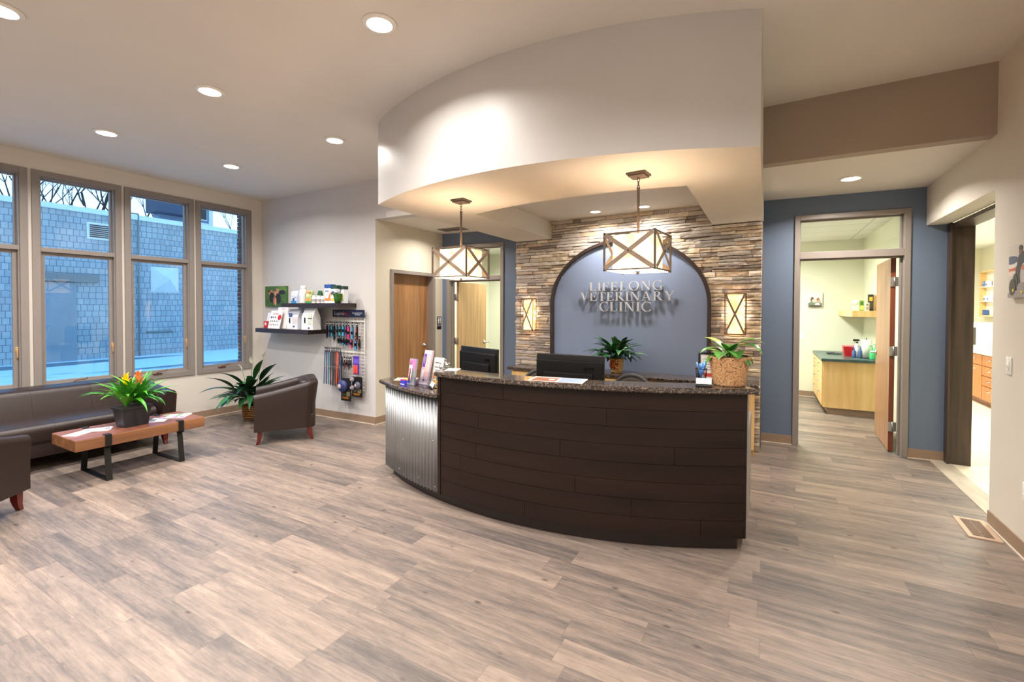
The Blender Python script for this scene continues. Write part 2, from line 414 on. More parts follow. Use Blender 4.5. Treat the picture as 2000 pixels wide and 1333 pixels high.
mat('lens_cool', (255, 255, 245), .4, var=0, emit=(250, 255, 238), es=5)
glass_mat('window_glass'); glass_mat('clear_glass', (.88, .92, .92), .22); glass_mat('clear_plastic', (.95, .96, .98), .05)
mat('soil', (52, 38, 28), .95, var=.3, scale=40)
mat('brick_dark', (74, 52, 48), .8, var=.3, scale=20)
mat('bark', (44, 36, 36), .9, var=.2, scale=10)
EXPOSURE = 0.26
# ================================================================== SETTING
XW, XR = -6.87, 1.42
YB0, YB1 = 4.33, 4.395          # back wall at its left and right end
def yblue(x): return 5.82+(x+4.51)*(6.2-5.82)/(1.62+4.51)
YF = -2.8                        # wall behind the camera
# floor
struct(MB().box(XW-.15, 1.62, YF, 6.16, -.12, 0).box(-6.9, 1.62, 6.16, 9.8, -.12, 0), 'floor', 'vinyl_plank')
fb = MB().box(1.62, 4.0, 4.3, 12.4, -.12, .002)
mat('cream_floor', (222, 212, 190), .35, var=.05, scale=30)
struct(fb, 'floor_back_room', 'cream_floor')
struct(MB().box(1.47, 1.63, 4.56, 6.19, 0, .006), 'trim_1', mat('strip_plank', (176, 164, 148), .4, var=.2, scale=3, stretch=(6, .8, 1)))
# ceiling (rises gently towards the right)
c = MB(); c.add([(XW-.15, YF, ceil_z(XW-.15)), (XR+.1, YF, ceil_z(XR+.1)), (XR+.1, 6.3, ceil_z(XR+.1)), (XW-.15, 6.3, ceil_z(XW-.15)),
                 (XW-.15, YF, 3.6), (XR+.1, YF, 3.6), (XR+.1, 6.3, 3.6), (XW-.15, 6.3, 3.6)],
                [(0, 3, 2, 1), (4, 5, 6, 7), (0, 1, 5, 4), (1, 2, 6, 5), (2, 3, 7, 6), (3, 0, 4, 7)])
struct(c, 'ceiling', 'paint_ceiling')
# window wall with four openings
WIN = [(.975, 1.752), (1.782, 2.56), (2.588, 3.365), (3.389, 4.163)]
WZ0, WZ1 = .62, 3.017
w = MB(); x0, x1 = XW-.16, XW
ys = [YF]
for a, b in WIN: ys += [a+.03, b-.03]
ys.append(YB0+.02)
for i in range(0, len(ys), 2): w.box(x0, x1, ys[i], ys[i+1], 0, 3.3)
for a, b in WIN:
    w.box(x0, x1, a+.03, b-.03, 0, WZ0+.03); w.box(x0, x1, a+.03, b-.03, WZ1-.03, 3.3)
struct(w, 'wall_left', 'paint_beige')
# back wall with header over the hall opening
def seg_wall(p, q, z0, z1, th, mb=None):
    """wall slab between two plan points, thickness going to the left of p->q"""
    mb = mb or MB(); d = Vector((q[0]-p[0], q[1]-p[1])).normalized(); n = Vector((-d.y, d.x))*th
    mb.prism([(p[0], p[1]), (q[0], q[1]), (q[0]+n.x, q[1]+n.y), (p[0]+n.x, p[1]+n.y)], z0, z1)
    return mb
w = seg_wall((XW-.1, YB0), (-4.51, YB1), 0, 3.3, .12)
seg_wall((-4.511, YB1), (-3.0, YB1+.04), 2.715, 3.3, .12, w)
struct(w, 'wall_back', mat('paint_beige_daylit', (200, 196, 194), .6, var=.015, scale=3))  # same beige paint, with the cool daylight put into its colour
# hall side wall (door 1 in it)
D1a, D1b, D1z = 4.669, 5.62, 2.08
w = MB(); w.box(-4.66, -4.511, YB1+.12, D1a+.03, 0, 2.8); w.box(-4.66, -4.511, D1b-.03, 5.84, 0, 2.8); w.box(-4.66, -4.511, D1a+.03, D1b-.03, D1z-.03, 2.8)
w.box(-4.66, -4.5095, YB1, YB1+.121, 0, 2.715)
struct(w, 'wall_hall_left', 'paint_warm')
# blue wall behind hall, stone wall and examination room door
def blue_box(mb, xa, xb, z0, z1, th=.12):
    mb.prism([(xa, yblue(xa)), (xb, yblue(xb)), (xb, yblue(xb)+th), (xa, yblue(xa)+th)], z0, z1)
D2a, D2b, D2z = -4.42, -3.42, 2.53
D3a, D3b, D3z = .264, 1.295, 2.605
w = MB()
blue_box(w, -4.66, D2a+.03, 0, 2.9); blue_box(w, D2a+.03, D2b-.03, D2z-.03, 2.9); blue_box(w, D2b-.03, D3a+.03, 0, 2.9)
blue_box(w, D3a+.03, D3b-.03, D3z-.03, 2.9); blue_box(w, D3b-.03, 1.6, 0, 2.9)
struct(w, 'wall_blue', 'paint_blue')
# right wall, with wide opening to the back room
w = MB(); w.box(XR, XR+.18, YF, 4.56, 0, 3.4); w.box(XR, XR+.18, 4.56, yblue(1.5)+.1, 2.415, 3.4)
w.box(1.62, 1.74, YF+5, 4.5, 0, 3.2)
struct(w, 'wall_right', 'paint_beige')
struct(MB().box(XW-.1, XR+.1, YF-.12, YF, 0, 3.5), 'wall_front', 'paint_beige')
# dropped header + lower hall ceiling on the right
hd = MB(); hd.box(-.045, XR, 4.55, 4.67, 2.805, 3.4)
struct(hd, 'wall_header_right', 'paint_taupe')
struct(MB().box(-.045, XR, 4.551, 6.25, 2.81, 2.9), 'ceiling_right', 'paint_ceiling')
struct(MB().box(-4.6, -3.0, YB1+.005, 6.0, 2.72, 2.8), 'ceiling_hall', 'paint_ceiling')

# curved soffit over the desk with a raised tray in it
SZ = 2.5; SX0, SX1 = -3.145, -.045
sc = circ3((-3.145, 3.10), (-1.434, 2.70), (-.045, 3.057))
def soff_y(x): return sc[1]-math.sqrt(sc[2]**2-(x-sc[0])**2)
def tray_y(x): return 3.665+.2*((x+1.35)/1.2)**2
def stone_y(x): return 5.80+(x+3.16)*(5.62-5.80)/(3.105)
TX0, TX1, TZ = -2.59, -.55, 2.735
N = 60
xs = sorted(set([SX0+(SX1-SX0)*i/N for i in range(N+1)]+[TX0, TX1]))
s = MB()
for a, b in zip(xs[:-1], xs[1:]):
    ya, yb = soff_y(a), soff_y(b)
    s.add([(a, ya, SZ), (b, yb, SZ), (b, yb, 3.5), (a, ya, 3.5)], [(0, 1, 2, 3)], None, True)     # curved face
s2 = MB()
for a, b in zip(xs[:-1], xs[1:]):
    ya, yb = soff_y(a), soff_y(b); sa, sb = stone_y(a)+.06, stone_y(b)+.06
    if a >= TX0-1e-6 and b <= TX1+1e-6:
        ta, tb = tray_y(a), tray_y(b)
        s2.add([(a, ya, SZ), (b, yb, SZ), (b, tb, SZ), (a, ta, SZ)], [(0, 3, 2, 1)])
        s2.add([(a, ta, SZ), (b, tb, SZ), (b, tb, TZ), (a, ta, TZ)], [(0, 3, 2, 1)])
        s2.add([(a, ta, TZ), (b, tb, TZ), (b, sb, TZ), (a, sa, TZ)], [(0, 3, 2, 1)])
    else:
        s2.add([(a, ya, SZ), (b, yb, SZ), (b, sb, SZ), (a, sa, SZ)], [(0, 3, 2, 1)])
for x, sg in ((TX0, 1), (TX1, -1)):
    q = [(x, tray_y(x), SZ), (x, stone_y(x)+.06, SZ), (x, stone_y(x)+.06, TZ), (x, tray_y(x), TZ)]
    s2.add(q, [(0, 1, 2, 3) if sg > 0 else (3, 2, 1, 0)])
s2.add([(SX0, soff_y(SX0), SZ), (SX0, stone_y(SX0)+.06, SZ), (SX0, stone_y(SX0)+.06, 3.5), (SX0, soff_y(SX0), 3.5)], [(3, 2, 1, 0)])
s2.add([(SX1, soff_y(SX1), SZ), (SX1, stone_y(SX1)+.06, SZ), (SX1, stone_y(SX1)+.06, 3.5), (SX1, soff_y(SX1), 3.5)], [(0, 1, 2, 3)])
struct(s, 'wall_soffit', 'paint_soffit')
struct(s2, 'ceiling_soffit', mat('paint_soffit_under', (206, 200, 190), .7, var=.01, scale=3))

# ---------------------------------------------------------------- stone wall with arched niche
ACX, AA, AB, ASP = -1.57, 1.0, .815, 1.60       # centre, half width, rise, spring height
def arch_half(z):
    if z <= ASP: return AA
    t = (z-ASP)/AB
    return AA*math.sqrt(max(0, 1-t*t)) if t < 1 else 0
ang = math.atan2(5.62-5.80, 3.105)
SM = Matrix.Translation((-3.16, 5.80, 0)) @ Matrix.Rotation(ang, 4, 'Z')      # local x along wall, -y towards viewer
SL = math.hypot(3.105, .18)
def ax2l(x): return (x+3.16)*SL/3.105
rg = random.Random(11)
sb = MB()
tones = [(196, 186, 174), (178, 168, 158), (212, 198, 180), (164, 152, 142), (194, 174, 152), (204, 194, 182), (172, 160, 152), (218, 206, 188), (150, 136, 126), (200, 178, 152), (186, 176, 168), (208, 190, 164)]
def ledge(a, b, z0, z1):
    if b-a < .012: return
    c = rg.choice(tones); k = rg.uniform(.86, 1.1); c = tuple(min(255, v*k) for v in c)
    d = rg.uniform(.006, .028); nseg = max(1, int((b-a)/.05)); g = .0012
    a += g; b -= g; z0 += g; z1 -= g
    top = []; bot = []
    vs = []
    for i in range(nseg+1):
        x = a+(b-a)*i/nseg
        dd = d+rg.uniform(-.006, .006); zt = z1-rg.uniform(0, .004); zb = z0+rg.uniform(0, .003)
        vs += [(x, .02, zb), (x, -dd, zb), (x, -dd-rg.uniform(-.003, .005), (zb+zt)/2), (x, -dd+rg.uniform(0, .004), zt), (x, .02, zt)]
    fs = []
    for i in range(nseg):
        for k in range(4):
            p = i*5+k; fs.append((p, p+5, p+6, p+1))
    fs += [(0, 1, 2, 3, 4), tuple(reversed([nseg*5+k for k in range(5)]))]
    sb.add(vs, fs, c, False, SM)
z = .0
while z < TZ:
    h = rg.choice([.034, .042, .05, .06, .038]);
    if z+h > TZ: h = TZ-z
    zm = z+h/2; lo, hi = 0., SL
    if z+h*.5 > SZ+.0: lo, hi = ax2l(TX0)-.0, ax2l(TX1)+.0
    hw = arch_half(zm)
    iv = [(lo, hi)] if hw == 0 else [(lo, ax2l(ACX-hw)+.012), (ax2l(ACX+hw)-.012, hi)]
    for a, b in iv:
        x = a-rg.uniform(0, .2)
        first = True
        while x < b:
            L = rg.choice([.12, .18, .26, .34, .44, .15])
            e = x+L
            if b-e < .05: e = b
            xa = max(x, a); xb = min(e, b)
            if h > .055 and rg.random() < .3: ledge(xa, xb, z, z+h*.5); ledge(xa, xb, z+h*.5, z+h)
            else: ledge(xa, xb, z, z+h)
            x = e
    z += h
sw = struct(sb, 'wall_stone', 'stone')
bk = MB(); bk.box(.01, SL-.004, .018, .25, 0, SZ-.002, M=SM)
bk.box(ax2l(TX0)+.01, ax2l(TX1)-.01, .018, .25, SZ-.002, TZ-.002, M=SM)
struct(bk, 'backing_wall', mat('mortar', (84, 76, 72), .9, var=.2, scale=20), sw)
# blue arched panel and its dark trim
pts = [(ax2l(ACX-AA), 0), (ax2l(ACX+AA), 0)]
AN = 40
for i in range(AN+1):
    t = PI*i/AN; pts.append((ax2l(ACX)+AA*math.cos(t)*SL/3.105, ASP+AB*math.sin(t)))
pn = MB().prism(pts, -.002, .017, M=SM, axis='y')
struct(pn, 'niche_panel', mat('paint_niche', (126, 140, 168), .5, var=.01, scale=3), sw)
at = MB()
path = [(ACX-AA, 0.), (ACX-AA, .8)]+[(ACX-AA*math.cos(PI*i/AN), ASP+AB*math.sin(PI*i/AN)) for i in range(AN+1)]+[(ACX+AA, .8), (ACX+AA, 0.)]
vs = []; n = len(path)
for i, (px, pz) in enumerate(path):
    a = Vector(path[max(i-1, 0)]); b = Vector(path[min(i+1, n-1)]); t = (b-a).normalized(); nn = Vector((-t.y, t.x))
    for off, dy in ((-.02, .015), (-.02, -.045), (.02, -.045), (.02, .015)):
        vs.append((ax2l(px+nn.x*off), dy, pz+nn.y*off))
fs = [(i*4+k, (i+1)*4+k, (i+1)*4+(k+1) % 4, i*4+(k+1) % 4) for i in range(n-1) for k in range(4)]+[(0, 1, 2, 3), (n*4-1, n*4-2, n*4-3, n*4-4)]
at.add(vs, fs, M=SM)
struct(at, 'arch_trim', mat('arch_bronze', (52, 40, 38), .4, var=.1), sw)

# ---------------------------------------------------------------- windows
def window(i, a, b):
    e = empty('window_%d' % i, (XW, (a+b)/2, WZ0), kind='structure')
    T = Matrix.Translation((-XW, -(a+b)/2, -WZ0))
    cw = .062
    m = MB()
    X0, X1 = XW-.002, XW+.018
    m.box(X0, X1, a, a+cw, WZ0, WZ1, M=T); m.box(X0, X1, b-cw, b, WZ0, WZ1, M=T)
    m.box(X0, X1, a+cw, b-cw, WZ1-cw, WZ1, M=T); m.box(X0, X1, a+cw, b-cw, WZ0, WZ0+cw, M=T)
    # stepped jamb going outwards
    for (d0, d1, t) in ((-.05, 0, .012), (-.1, -.05, .026)):
        y0, y1, z0, z1 = a+cw-.03, b-cw+.03, WZ0+cw-.03, WZ1-cw+.03
        t2 = .03+t
        m.box(XW+d0, XW+d1, y0, y0+t2, z0, z1, M=T); m.box(XW+d0, XW+d1, y1-t2, y1, z0, z1, M=T)
        m.box(XW+d0, XW+d1, y0+t2, y1-t2, z1-t2, z1, M=T); m.box(XW+d0, XW+d1, y0+t2, y1-t2, z0, z0+t2, M=T)
    m.box(XW-.1, XW+.004, a+cw, b-cw, 2.145, 2.195, M=T)
    f = m.build('window_frame', 'frame_taupe', e, bevel=.003)
    s = MB(); ia, ib = a+cw+.012, b-cw-.012; z0, z1 = WZ0+cw+.01, 2.145; sx0, sx1 = XW-.075, XW-.035; sw_ = .036
    s.box(sx0, sx1, ia, ia+sw_, z0, z1, M=T); s.box(sx0, sx1, ib-sw_, ib, z0, z1, M=T)
    s.box(sx0, sx1, ia+sw_, ib-sw_, z1-sw_, z1, M=T); s.box(sx0, sx1, ia+sw_, ib-sw_, z0, z0+sw_, M=T)
    s.build('sash', 'frame_taupe', e, bevel=.003)
    g = MB(); g.box(XW-.058, XW-.054, ia+sw_-.005, ib-sw_+.005, z0+sw_-.005, z1-sw_+.005, M=T); g.build('pane', 'window_glass', e)
    g = MB(); g.box(XW-.088, XW-.084, a+cw+.02, b-cw-.02, 2.19, WZ1-cw-.02, M=T); g.build('pane', 'window_glass', e)
    # crank handle on the sill and latch on the jamb
    yc = (a+b)/2-.05
    h = MB(); h.rbox(XW-.005, XW+.03, yc-.06, yc+.04, WZ0+cw-.004, WZ0+cw+.014, .006, M=T)
    h.tube([T @ Vector(p) for p in ((XW+.015, yc-.02, WZ0+cw+.012), (XW+.03, yc+.0, WZ0+cw+.03), (XW+.03, yc+.07, WZ0+cw+.035), (XW+.03, yc+.10, WZ0+cw+.05))], .005)
    h.build('crank_handle', mat('bronze_hardware', (112, 72, 48), .35, metal=.7), e)
    h = MB(); yl = b-cw-.006; h.rbox(XW-.05, XW-.03, yl-.03, yl+.004, 1.06, 1.12, .006, M=T); h.rbox(XW-.035, XW-.018, yl-.022, yl-.006, 1.0, 1.1, .006, M=T)
    h.build('latch', mat('latch_brass', (196, 160, 118), .35, metal=.4), e)
for i, (a, b) in enumerate(WIN): window(i+1, a, b)

# ---------------------------------------------------------------- baseboards
def bboard(name, p, q, th=.009, h=.1):
    d = Vector((q[0]-p[0], q[1]-p[1])).normalized(); n = Vector((d.y, -d.x))*th
    mb = MB().prism([(p[0], p[1]), (p[0]+n.x, p[1]+n.y), (q[0]+n.x, q[1]+n.y), (q[0], q[1])], 0.006, h)
    o = struct(mb, name, 'base_vinyl')
    n2 = n*1.9
    struct(MB().prism([(p[0], p[1]), (p[0]+n2.x, p[1]+n2.y), (q[0]+n2.x, q[1]+n2.y), (q[0], q[1])], 0, .008), 'toe_edge', 'base_edge', o)
bboard('baseboard_left', (XW, YF), (XW, YB0))
bboard('baseboard_back', (XW, YB0), (-4.51, YB1))
bboard('baseboard_hall', (-4.511, YB1), (-4.511, D1a))
bboard('baseboard_blue', (-.05, yblue(-.05)), (D3a, yblue(D3a)))
bboard('baseboard_blue_right', (D3b, yblue(D3b)), (1.59, yblue(1.59)))
bboard('baseboard_right', (XR, 4.56), (XR, YF))

# ---------------------------------------------------------------- door 1 (closed, restroom)
def lever(parent, loc, M):
    h = MB(); h.lathe([(.0, -.0), (.032, 0), (.034, .008), (.02, .014), (.012, .02), (.012, .05), (.0, .052)], 18, M=M)
    h.tube([M @ Vector(p) for p in ((0, 0, .045), (.03, 0, .05), (.09, -.004, .05), (.115, -.012, .045))], [.011, .011, .009, .006], 8)
    h.build('handle', 'chrome', parent)
e = empty('door_1', (-4.56, (D1a+D1b)/2, 0), kind='structure'); T = Matrix.Translation((4.56, -(D1a+D1b)/2, 0))
m = MB(); fw = .05
m.box(-4.68, -4.49, D1a, D1a+fw, 0, D1z, M=T); m.box(-4.68, -4.49, D1b-fw, D1b, 0, D1z, M=T); m.box(-4.68, -4.49, D1a+fw, D1b-fw, D1z-fw, D1z, M=T)
m.build('frame', 'frame_taupe', e, bevel=.003)
MB().box(-4.655, -4.61, D1a+fw, D1b-fw, .01, D1z-fw, M=T).build('leaf', 'oak', e)
lever(e, None, T @ Matrix.Translation((-4.61, D1b-fw-.07, .98)) @ Matrix.Rotation(PI/2, 4, 'Y') @ Matrix.Rotation(-PI/2, 4, 'Z'))
# door 2 (open into the left examination room) and door 3 (right)
def frame_door(name, xa, xb, zt, zb0, zb1):
    e = empty(name, ((xa+xb)/2, yblue((xa+xb)/2), 0), math.atan2(.38, 6.13), kind='structure')
    Lh = (xb-xa)/2/math.cos(math.atan2(.38, 6.13))
    m = MB(); fw = .052; y0, y1 = -.022, .14
    m.box(-Lh, -Lh+fw, y0, y1, 0, zt); m.box(Lh-fw, Lh, y0, y1, 0, zt); m.box(-Lh+fw, Lh-fw, y0, y1, zt-fw, zt); m.box(-Lh+fw, Lh-fw, y0, y1, zb0, zb1)
    t = .016
    for z0, z1 in ((0, zb0), (zb1, zt-fw)):
        m.box(-Lh+fw, -Lh+fw+t, .05, .09, z0, z1); m.box(Lh-fw-t, Lh-fw, .05, .09, z0, z1); m.box(-Lh+fw, Lh-fw, .05, .09, z1-t, z1)
    m.build('frame', 'frame_taupe', e, bevel=.003)
    MB().box(-Lh+fw+.01, Lh-fw-.01, .066, .07, zb1, zt-fw-.01).build('transom_pane', 'window_glass', e)
    return e, Lh-fw
def hinge(mb, M, z):
    mb.box(-.035, .035, -.003, .003, z-.05, z+.05, M=M); mb.cyl(M @ Vector((0, -.008, z-.055)), M @ Vector((0, -.008, z+.055)), .009, 10)
e2, hw2 = frame_door('door_2', D2a, D2b, D2z, 1.975, 2.045)
M2 = Matrix.Translation((-hw2+.03, .15, 0)) @ Matrix.Rotation(R(90.5), 4, 'Z')
lf = MB().box(0, .9, -.045, 0, .012, 1.965, M=M2).build('leaf', 'oak_light', e2)
hg = MB()
for z in (.25, 1.02, 1.72): hinge(hg, Matrix.Translation((-hw2+.03, .142, 0)), z)
hg.build('hinge', 'satin_steel', e2)
lever(lf, None, M2 @ Matrix.Translation((.83, -.045, .95)) @ Matrix.Rotation(PI/2, 4, 'X') @ Matrix.Rotation(PI, 4, 'Y') @ Matrix.Rotation(0, 4, 'Z') @ Matrix.Rotation(PI, 4, 'Y'))
e3, hw3 = frame_door('door_3', D3a, D3b, D3z, 2.115, 2.19)
M3 = Matrix.Translation((hw3-.025, .15, 0)) @ Matrix.Rotation(R(84.5), 4, 'Z')
lf = MB().box(0, .9, 0, .045, .012, 2.105, M=M3).build('leaf', wood('door_leaf', (158, 112, 80), (186, 140, 104), .35, 2, 1.2), e3)
MB().box(-.003, .0, .0005, .0445, .013, 2.104, M=M3).build('leaf_edge', 'cherry_dark', lf)
hg = MB()
for z in (.28, 1.1, 1.85): hinge(hg, Matrix.Translation((hw3-.04, .138, 0)), z)
hg.build('hinge', 'satin_steel', e3)
lever(lf, None, M3 @ Matrix.Translation((.83, .045, 1.02)) @ Matrix.Rotation(-PI/2, 4, 'X'))
# dark wooden cased opening to the back room
e = empty('door_4', (1.68, yblue(1.6), 0), kind='structure')
T = Matrix.Translation((-1.68, -yblue(1.6), 0))
m = MB(); m.box(1.6, 1.775, 6.13, 6.3, 0, 2.41, M=T); m.box(1.6, 1.775, 4.5, 6.131, 2.375, 2.41, M=T); m.box(1.6, 1.775, 4.4, 4.58, 0, 2.41, M=T)
m.box(1.585, 1.6, 6.10, 6.2, 0, 2.42, M=T)
m.build('frame', 'dark_jamb', e, bevel=.003)

# ---------------------------------------------------------------- rooms behind
# left examination room (behind door 2)
w = MB(); w.box(-5.6, -5.5, 6.0, 8.8, 0, 2.75); w.box(-5.6, -1.4, 8.8, 8.9, 0, 2.75); w.box(-3.0, -2.9, 6.05, 8.8, 0, 2.75)
struct(w, 'wall_room_left', 'paint_green')
struct(MB().box(-5.6, -2.9, 5.95, 8.9, 2.75, 2.8), 'ceiling_room_left', 'tile_ceiling')
# right examination room (behind door 3)
YE = 9.64
w = MB(); w.box(-1.2, 1.42, YE, YE+.1, 0, 2.8); w.box(1.42, 1.5, yblue(1.4)+.12, YE+.1, 0, 2.8); w.box(-1.2, -1.1, yblue(-1.2)+.13, YE, 0, 2.8)
struct(w, 'wall_room_middle', 'paint_green')
struct(MB().box(-1.2, 1.5, 6.25, YE+.1, 2.74, 2.8), 'ceiling_room_middle', 'tile_ceiling')
bboard('baseboard_room', (-1.1, YE), (1.42, YE))
# back room on the right
w = MB(); w.box(3.62, 3.72, 4.3, 12.3, 0, 2.8); w.box(1.5, 3.7, 12.2, 12.3, 0, 2.8); w.box(1.5, 1.6, 6.31, 12.2, 0, 2.8); w.box(1.77, 3.7, 4.2, 4.3, 0, 2.8)
struct(w, 'wall_room_right', mat('paint_cream', (222, 216, 196), .6, var=.01, scale=3))
struct(MB().box(1.6, 3.7, 4.2, 12.3, 2.74, 2.8), 'ceiling_room_right', 'tile_ceiling')
# ================================================================== RECEPTION DESK
dc = circ3((-3.08, 3.12), (-1.5, 2.785), (-.10, 3.215))
def dk(x, off=0):
    """point on the desk front arc at plan x (on the panel face), pushed outwards by off"""
    y = dc[1]-math.sqrt(dc[2]**2-(x-dc[0])**2); v = Vector((x-dc[0], y-dc[1])).normalized()
    return Vector((x, y))+v*off
DESK = empty('reception_desk', (-1.55, 3.1, 0), label='curved reception desk with dark plank front, corrugated metal end and granite top', cat='reception desk')
TD = Matrix.Translation((1.55, -3.1, 0))
def arc_slab(mb, xa, xb, o0, o1, z0, z1, n=24, M=TD, smooth=True):
    """curved slab following the desk front; o0 inner offset, o1 outer offset"""
    vs = []
    for i in range(n+1):
        x = xa+(xb-xa)*i/n; p = dk(x, o0); q = dk(x, o1)
        vs += [(p.x, p.y, z0), (q.x, q.y, z0), (q.x, q.y, z1), (p.x, p.y, z1)]
    for k in range(4):
        st = [vs[i*4+kk] for i in range(n+1) for kk in (k, (k+1) % 4)]
        mb.add(st, [(2*i, 2*i+1, 2*i+3, 2*i+2) for i in range(n)], None, smooth, M)
    mb.add(vs[:4], [(3, 2, 1, 0)], None, False, M); mb.add(vs[-4:], [(0, 1, 2, 3)], None, False, M)
XS = -2.205                       # where the raised part begins
# plank front: eight rows, a few butt joints
m = MB(); rows = 8; z0, z1 = .10, 1.018; rh = (z1-z0)/rows
joints = {7: [-1.62], 6: [-.9], 5: [-1.83], 4: [-1.2, -.5], 3: [-1.85], 2: [-2.0, -1.1], 1: [-.75], 0: [-1.45, -.35]}
for r in range(rows):
    xs_ = [XS]+joints[r]+[-.10]
    for a, b in zip(xs_[:-1], xs_[1:]):
        arc_slab(m, a+.0012, b-.0012, -.018, 0 if r % 2 else -.0006, z0+r*rh+.0012, z0+(r+1)*rh-.0012, max(4, int((b-a)*14)))
m.build('plank_front', 'espresso', DESK)
m = MB(); arc_slab(m, XS, -.101, -.035, -.014, z0+.002, z1); m.build('front_backing', 'black_metal', DESK)
m = MB(); arc_slab(m, -3.07, -.115, -.11, -.075, 0, .10, 40)
p, q = dk(-3.07, -.09), dk(-.115, -.09)
m.box(p.x+.005, p.x+.03, p.y, p.y+.25, 0, .10, M=TD); m.box(q.x-.03, q.x-.005, q.y, q.y+.5, 0, .10, M=TD)
m.build('kick_base', mat('kick_dark', (34, 24, 22), .35, var=.1), DESK)
# corrugated metal
m = MB(); n = 440; xa, xb = -3.085, XS-.035; vs = []
for i in range(n+1):
    x = xa+(xb-xa)*i/n; w_ = .011*math.sin((x-xa)*2*PI/.0435); p = dk(x, w_-.012)
    vs += [(p.x, p.y, .095), (p.x, p.y, .848)]
m.add(vs, [(2*i, 2*i+2, 2*i+3, 2*i+1) for i in range(n)], None, True, TD)
cg = m.build('corrugated_panel', 'galvanised', DESK); sd = cg.modifiers.new('S', 'SOLIDIFY'); sd.thickness = .0015
for x, z in ((-3.06, .13), (-3.0, .37), (-2.78, .15), (-2.72, .42), (-2.48, .16), (-2.42, .40), (-2.27, .14), (-2.30, .5), (-3.07, .62)):
    p = dk(x, .0); m = MB(); m.sphere(TD @ Vector((p.x, p.y, z)), .005, 8, 6); m.build('screw', 'chrome', cg)
m = MB(); p = dk(-3.075, -.03); m.box(-3.082, -3.06, p.y, 3.36, .1, .85, M=TD); m.build('side_panel', 'grey_laminate', DESK)
# dark corner strip between metal and planks
m = MB(); arc_slab(m, XS-.034, XS-.002, -.03, .004, .095, 1.018, 2); m.build('corner_trim', 'espresso', DESK)
# grey cheek of the raised part, facing left, plus right hand end
m = MB(); p = dk(XS-.03, -.03); m.box(XS-.034, XS-.016, p.y, p.y+.30, .885, 1.018, M=TD); m.build('cheek_panel', 'grey_laminate', DESK)
m = MB(); p = dk(-.1, -.02); m.box(-.118, -.098, p.y, 4.08, .1, .74, M=TD); m.box(-.118, -.098, p.y, 3.46, .739, 1.018, M=TD); m.build('end_panel', 'grey_laminate', DESK)
# low granite top
def slab(mb, pts, z0, z1): mb.prism([tuple(p) for p in pts], z0, z1, M=TD)
m = MB()
pts = [dk(-3.125+(XS-.005+3.125)*i/16, .045) for i in range(17)]+[(XS-.005, 3.15), (-2.6, 3.42), (-3.06, 3.36), (-3.155, 3.26)]
slab(m, pts, .85, .883); m.build('low_countertop', 'granite', DESK, bevel=.012, seg=3)
# raised granite top
m = MB()
fr = [dk(-2.255+(-.055+2.255)*i/40, .045 if i else .03) for i in range(41)]
bk_ = [dk(-.075+(-2.245+.075)*i/40, -.19) for i in range(41)]
slab(m, fr+bk_, 1.02, 1.056); m.build('raised_countertop', 'granite', DESK, bevel=.012, seg=3)
# inner work surface and inside panels
m = MB(); pts = [dk(-3.05+(2.93)*i/30, -.06) for i in range(31)]+[(-.12, 3.95), (-1.2, 3.80), (-2.2, 3.82), (-2.8, 3.85)]
slab(m, pts, .72, .75); m.build('work_surface', 'maple', DESK)
m = MB(); arc_slab(m, -2.2, -.12, -.16, -.14, .75, 1.02, 24); m.build('inner_panel', 'maple', DESK)

# ------------------------------------------------ back counter along the stone wall
bc = MB(); xa, xb = -2.95, -.105
yf = 5.29
bc.box(xa, xb, yf, 5.55, .10, .738); bc.box(xa+.02, xb-.002, yf+.13, 5.55, 0, .1)
cab = empty('base_cabinet', ((xa+xb)/2, yf, 0), label='long maple base cabinet under the dark worktop before the stone wall', cat='cabinet')
TC = Matrix.Translation((-(xa+xb)/2, -yf, 0))
for v in range(len(bc.v)): bc.v[v] = TC @ bc.v[v]
bc.build('body', 'maple', cab)
for k in range(4):
    a = xa+.03+k*(xb-xa-.05)/4; b = a+(xb-xa-.05)/4-.02
    d = MB().box(a, b, yf-.02, yf-.001, .12, .54, M=TC).build('door', 'maple', cab, bevel=.002)
    MB().tube([TC @ Vector(p) for p in ((b-.05, yf-.02, .42), (b-.05, yf-.045, .43), (b-.05, yf-.045, .5), (b-.05, yf-.02, .51))], .004).build('handle', 'chrome', d)
    d = MB().box(a, b, yf-.02, yf-.001, .56, .72, M=TC).build('drawer', 'maple', cab, bevel=.002)
    MB().tube([TC @ Vector(p) for p in ((a+.3, yf-.02, .64), (a+.31, yf-.045, .64), (a+.39, yf-.045, .64), (a+.4, yf-.02, .64))], .004).build('handle', 'chrome', d)
wt = MB(); wt.prism([(xa-.05, 5.235), (-.065, 5.225), (-.065, 5.575), (xa-.05, 5.74)], .74, .78)
thing(wt, 'worktop', 'granite', 'long polished dark granite worktop against the stone and blue niche wall', 'worktop', bevel=.01, seg=3)

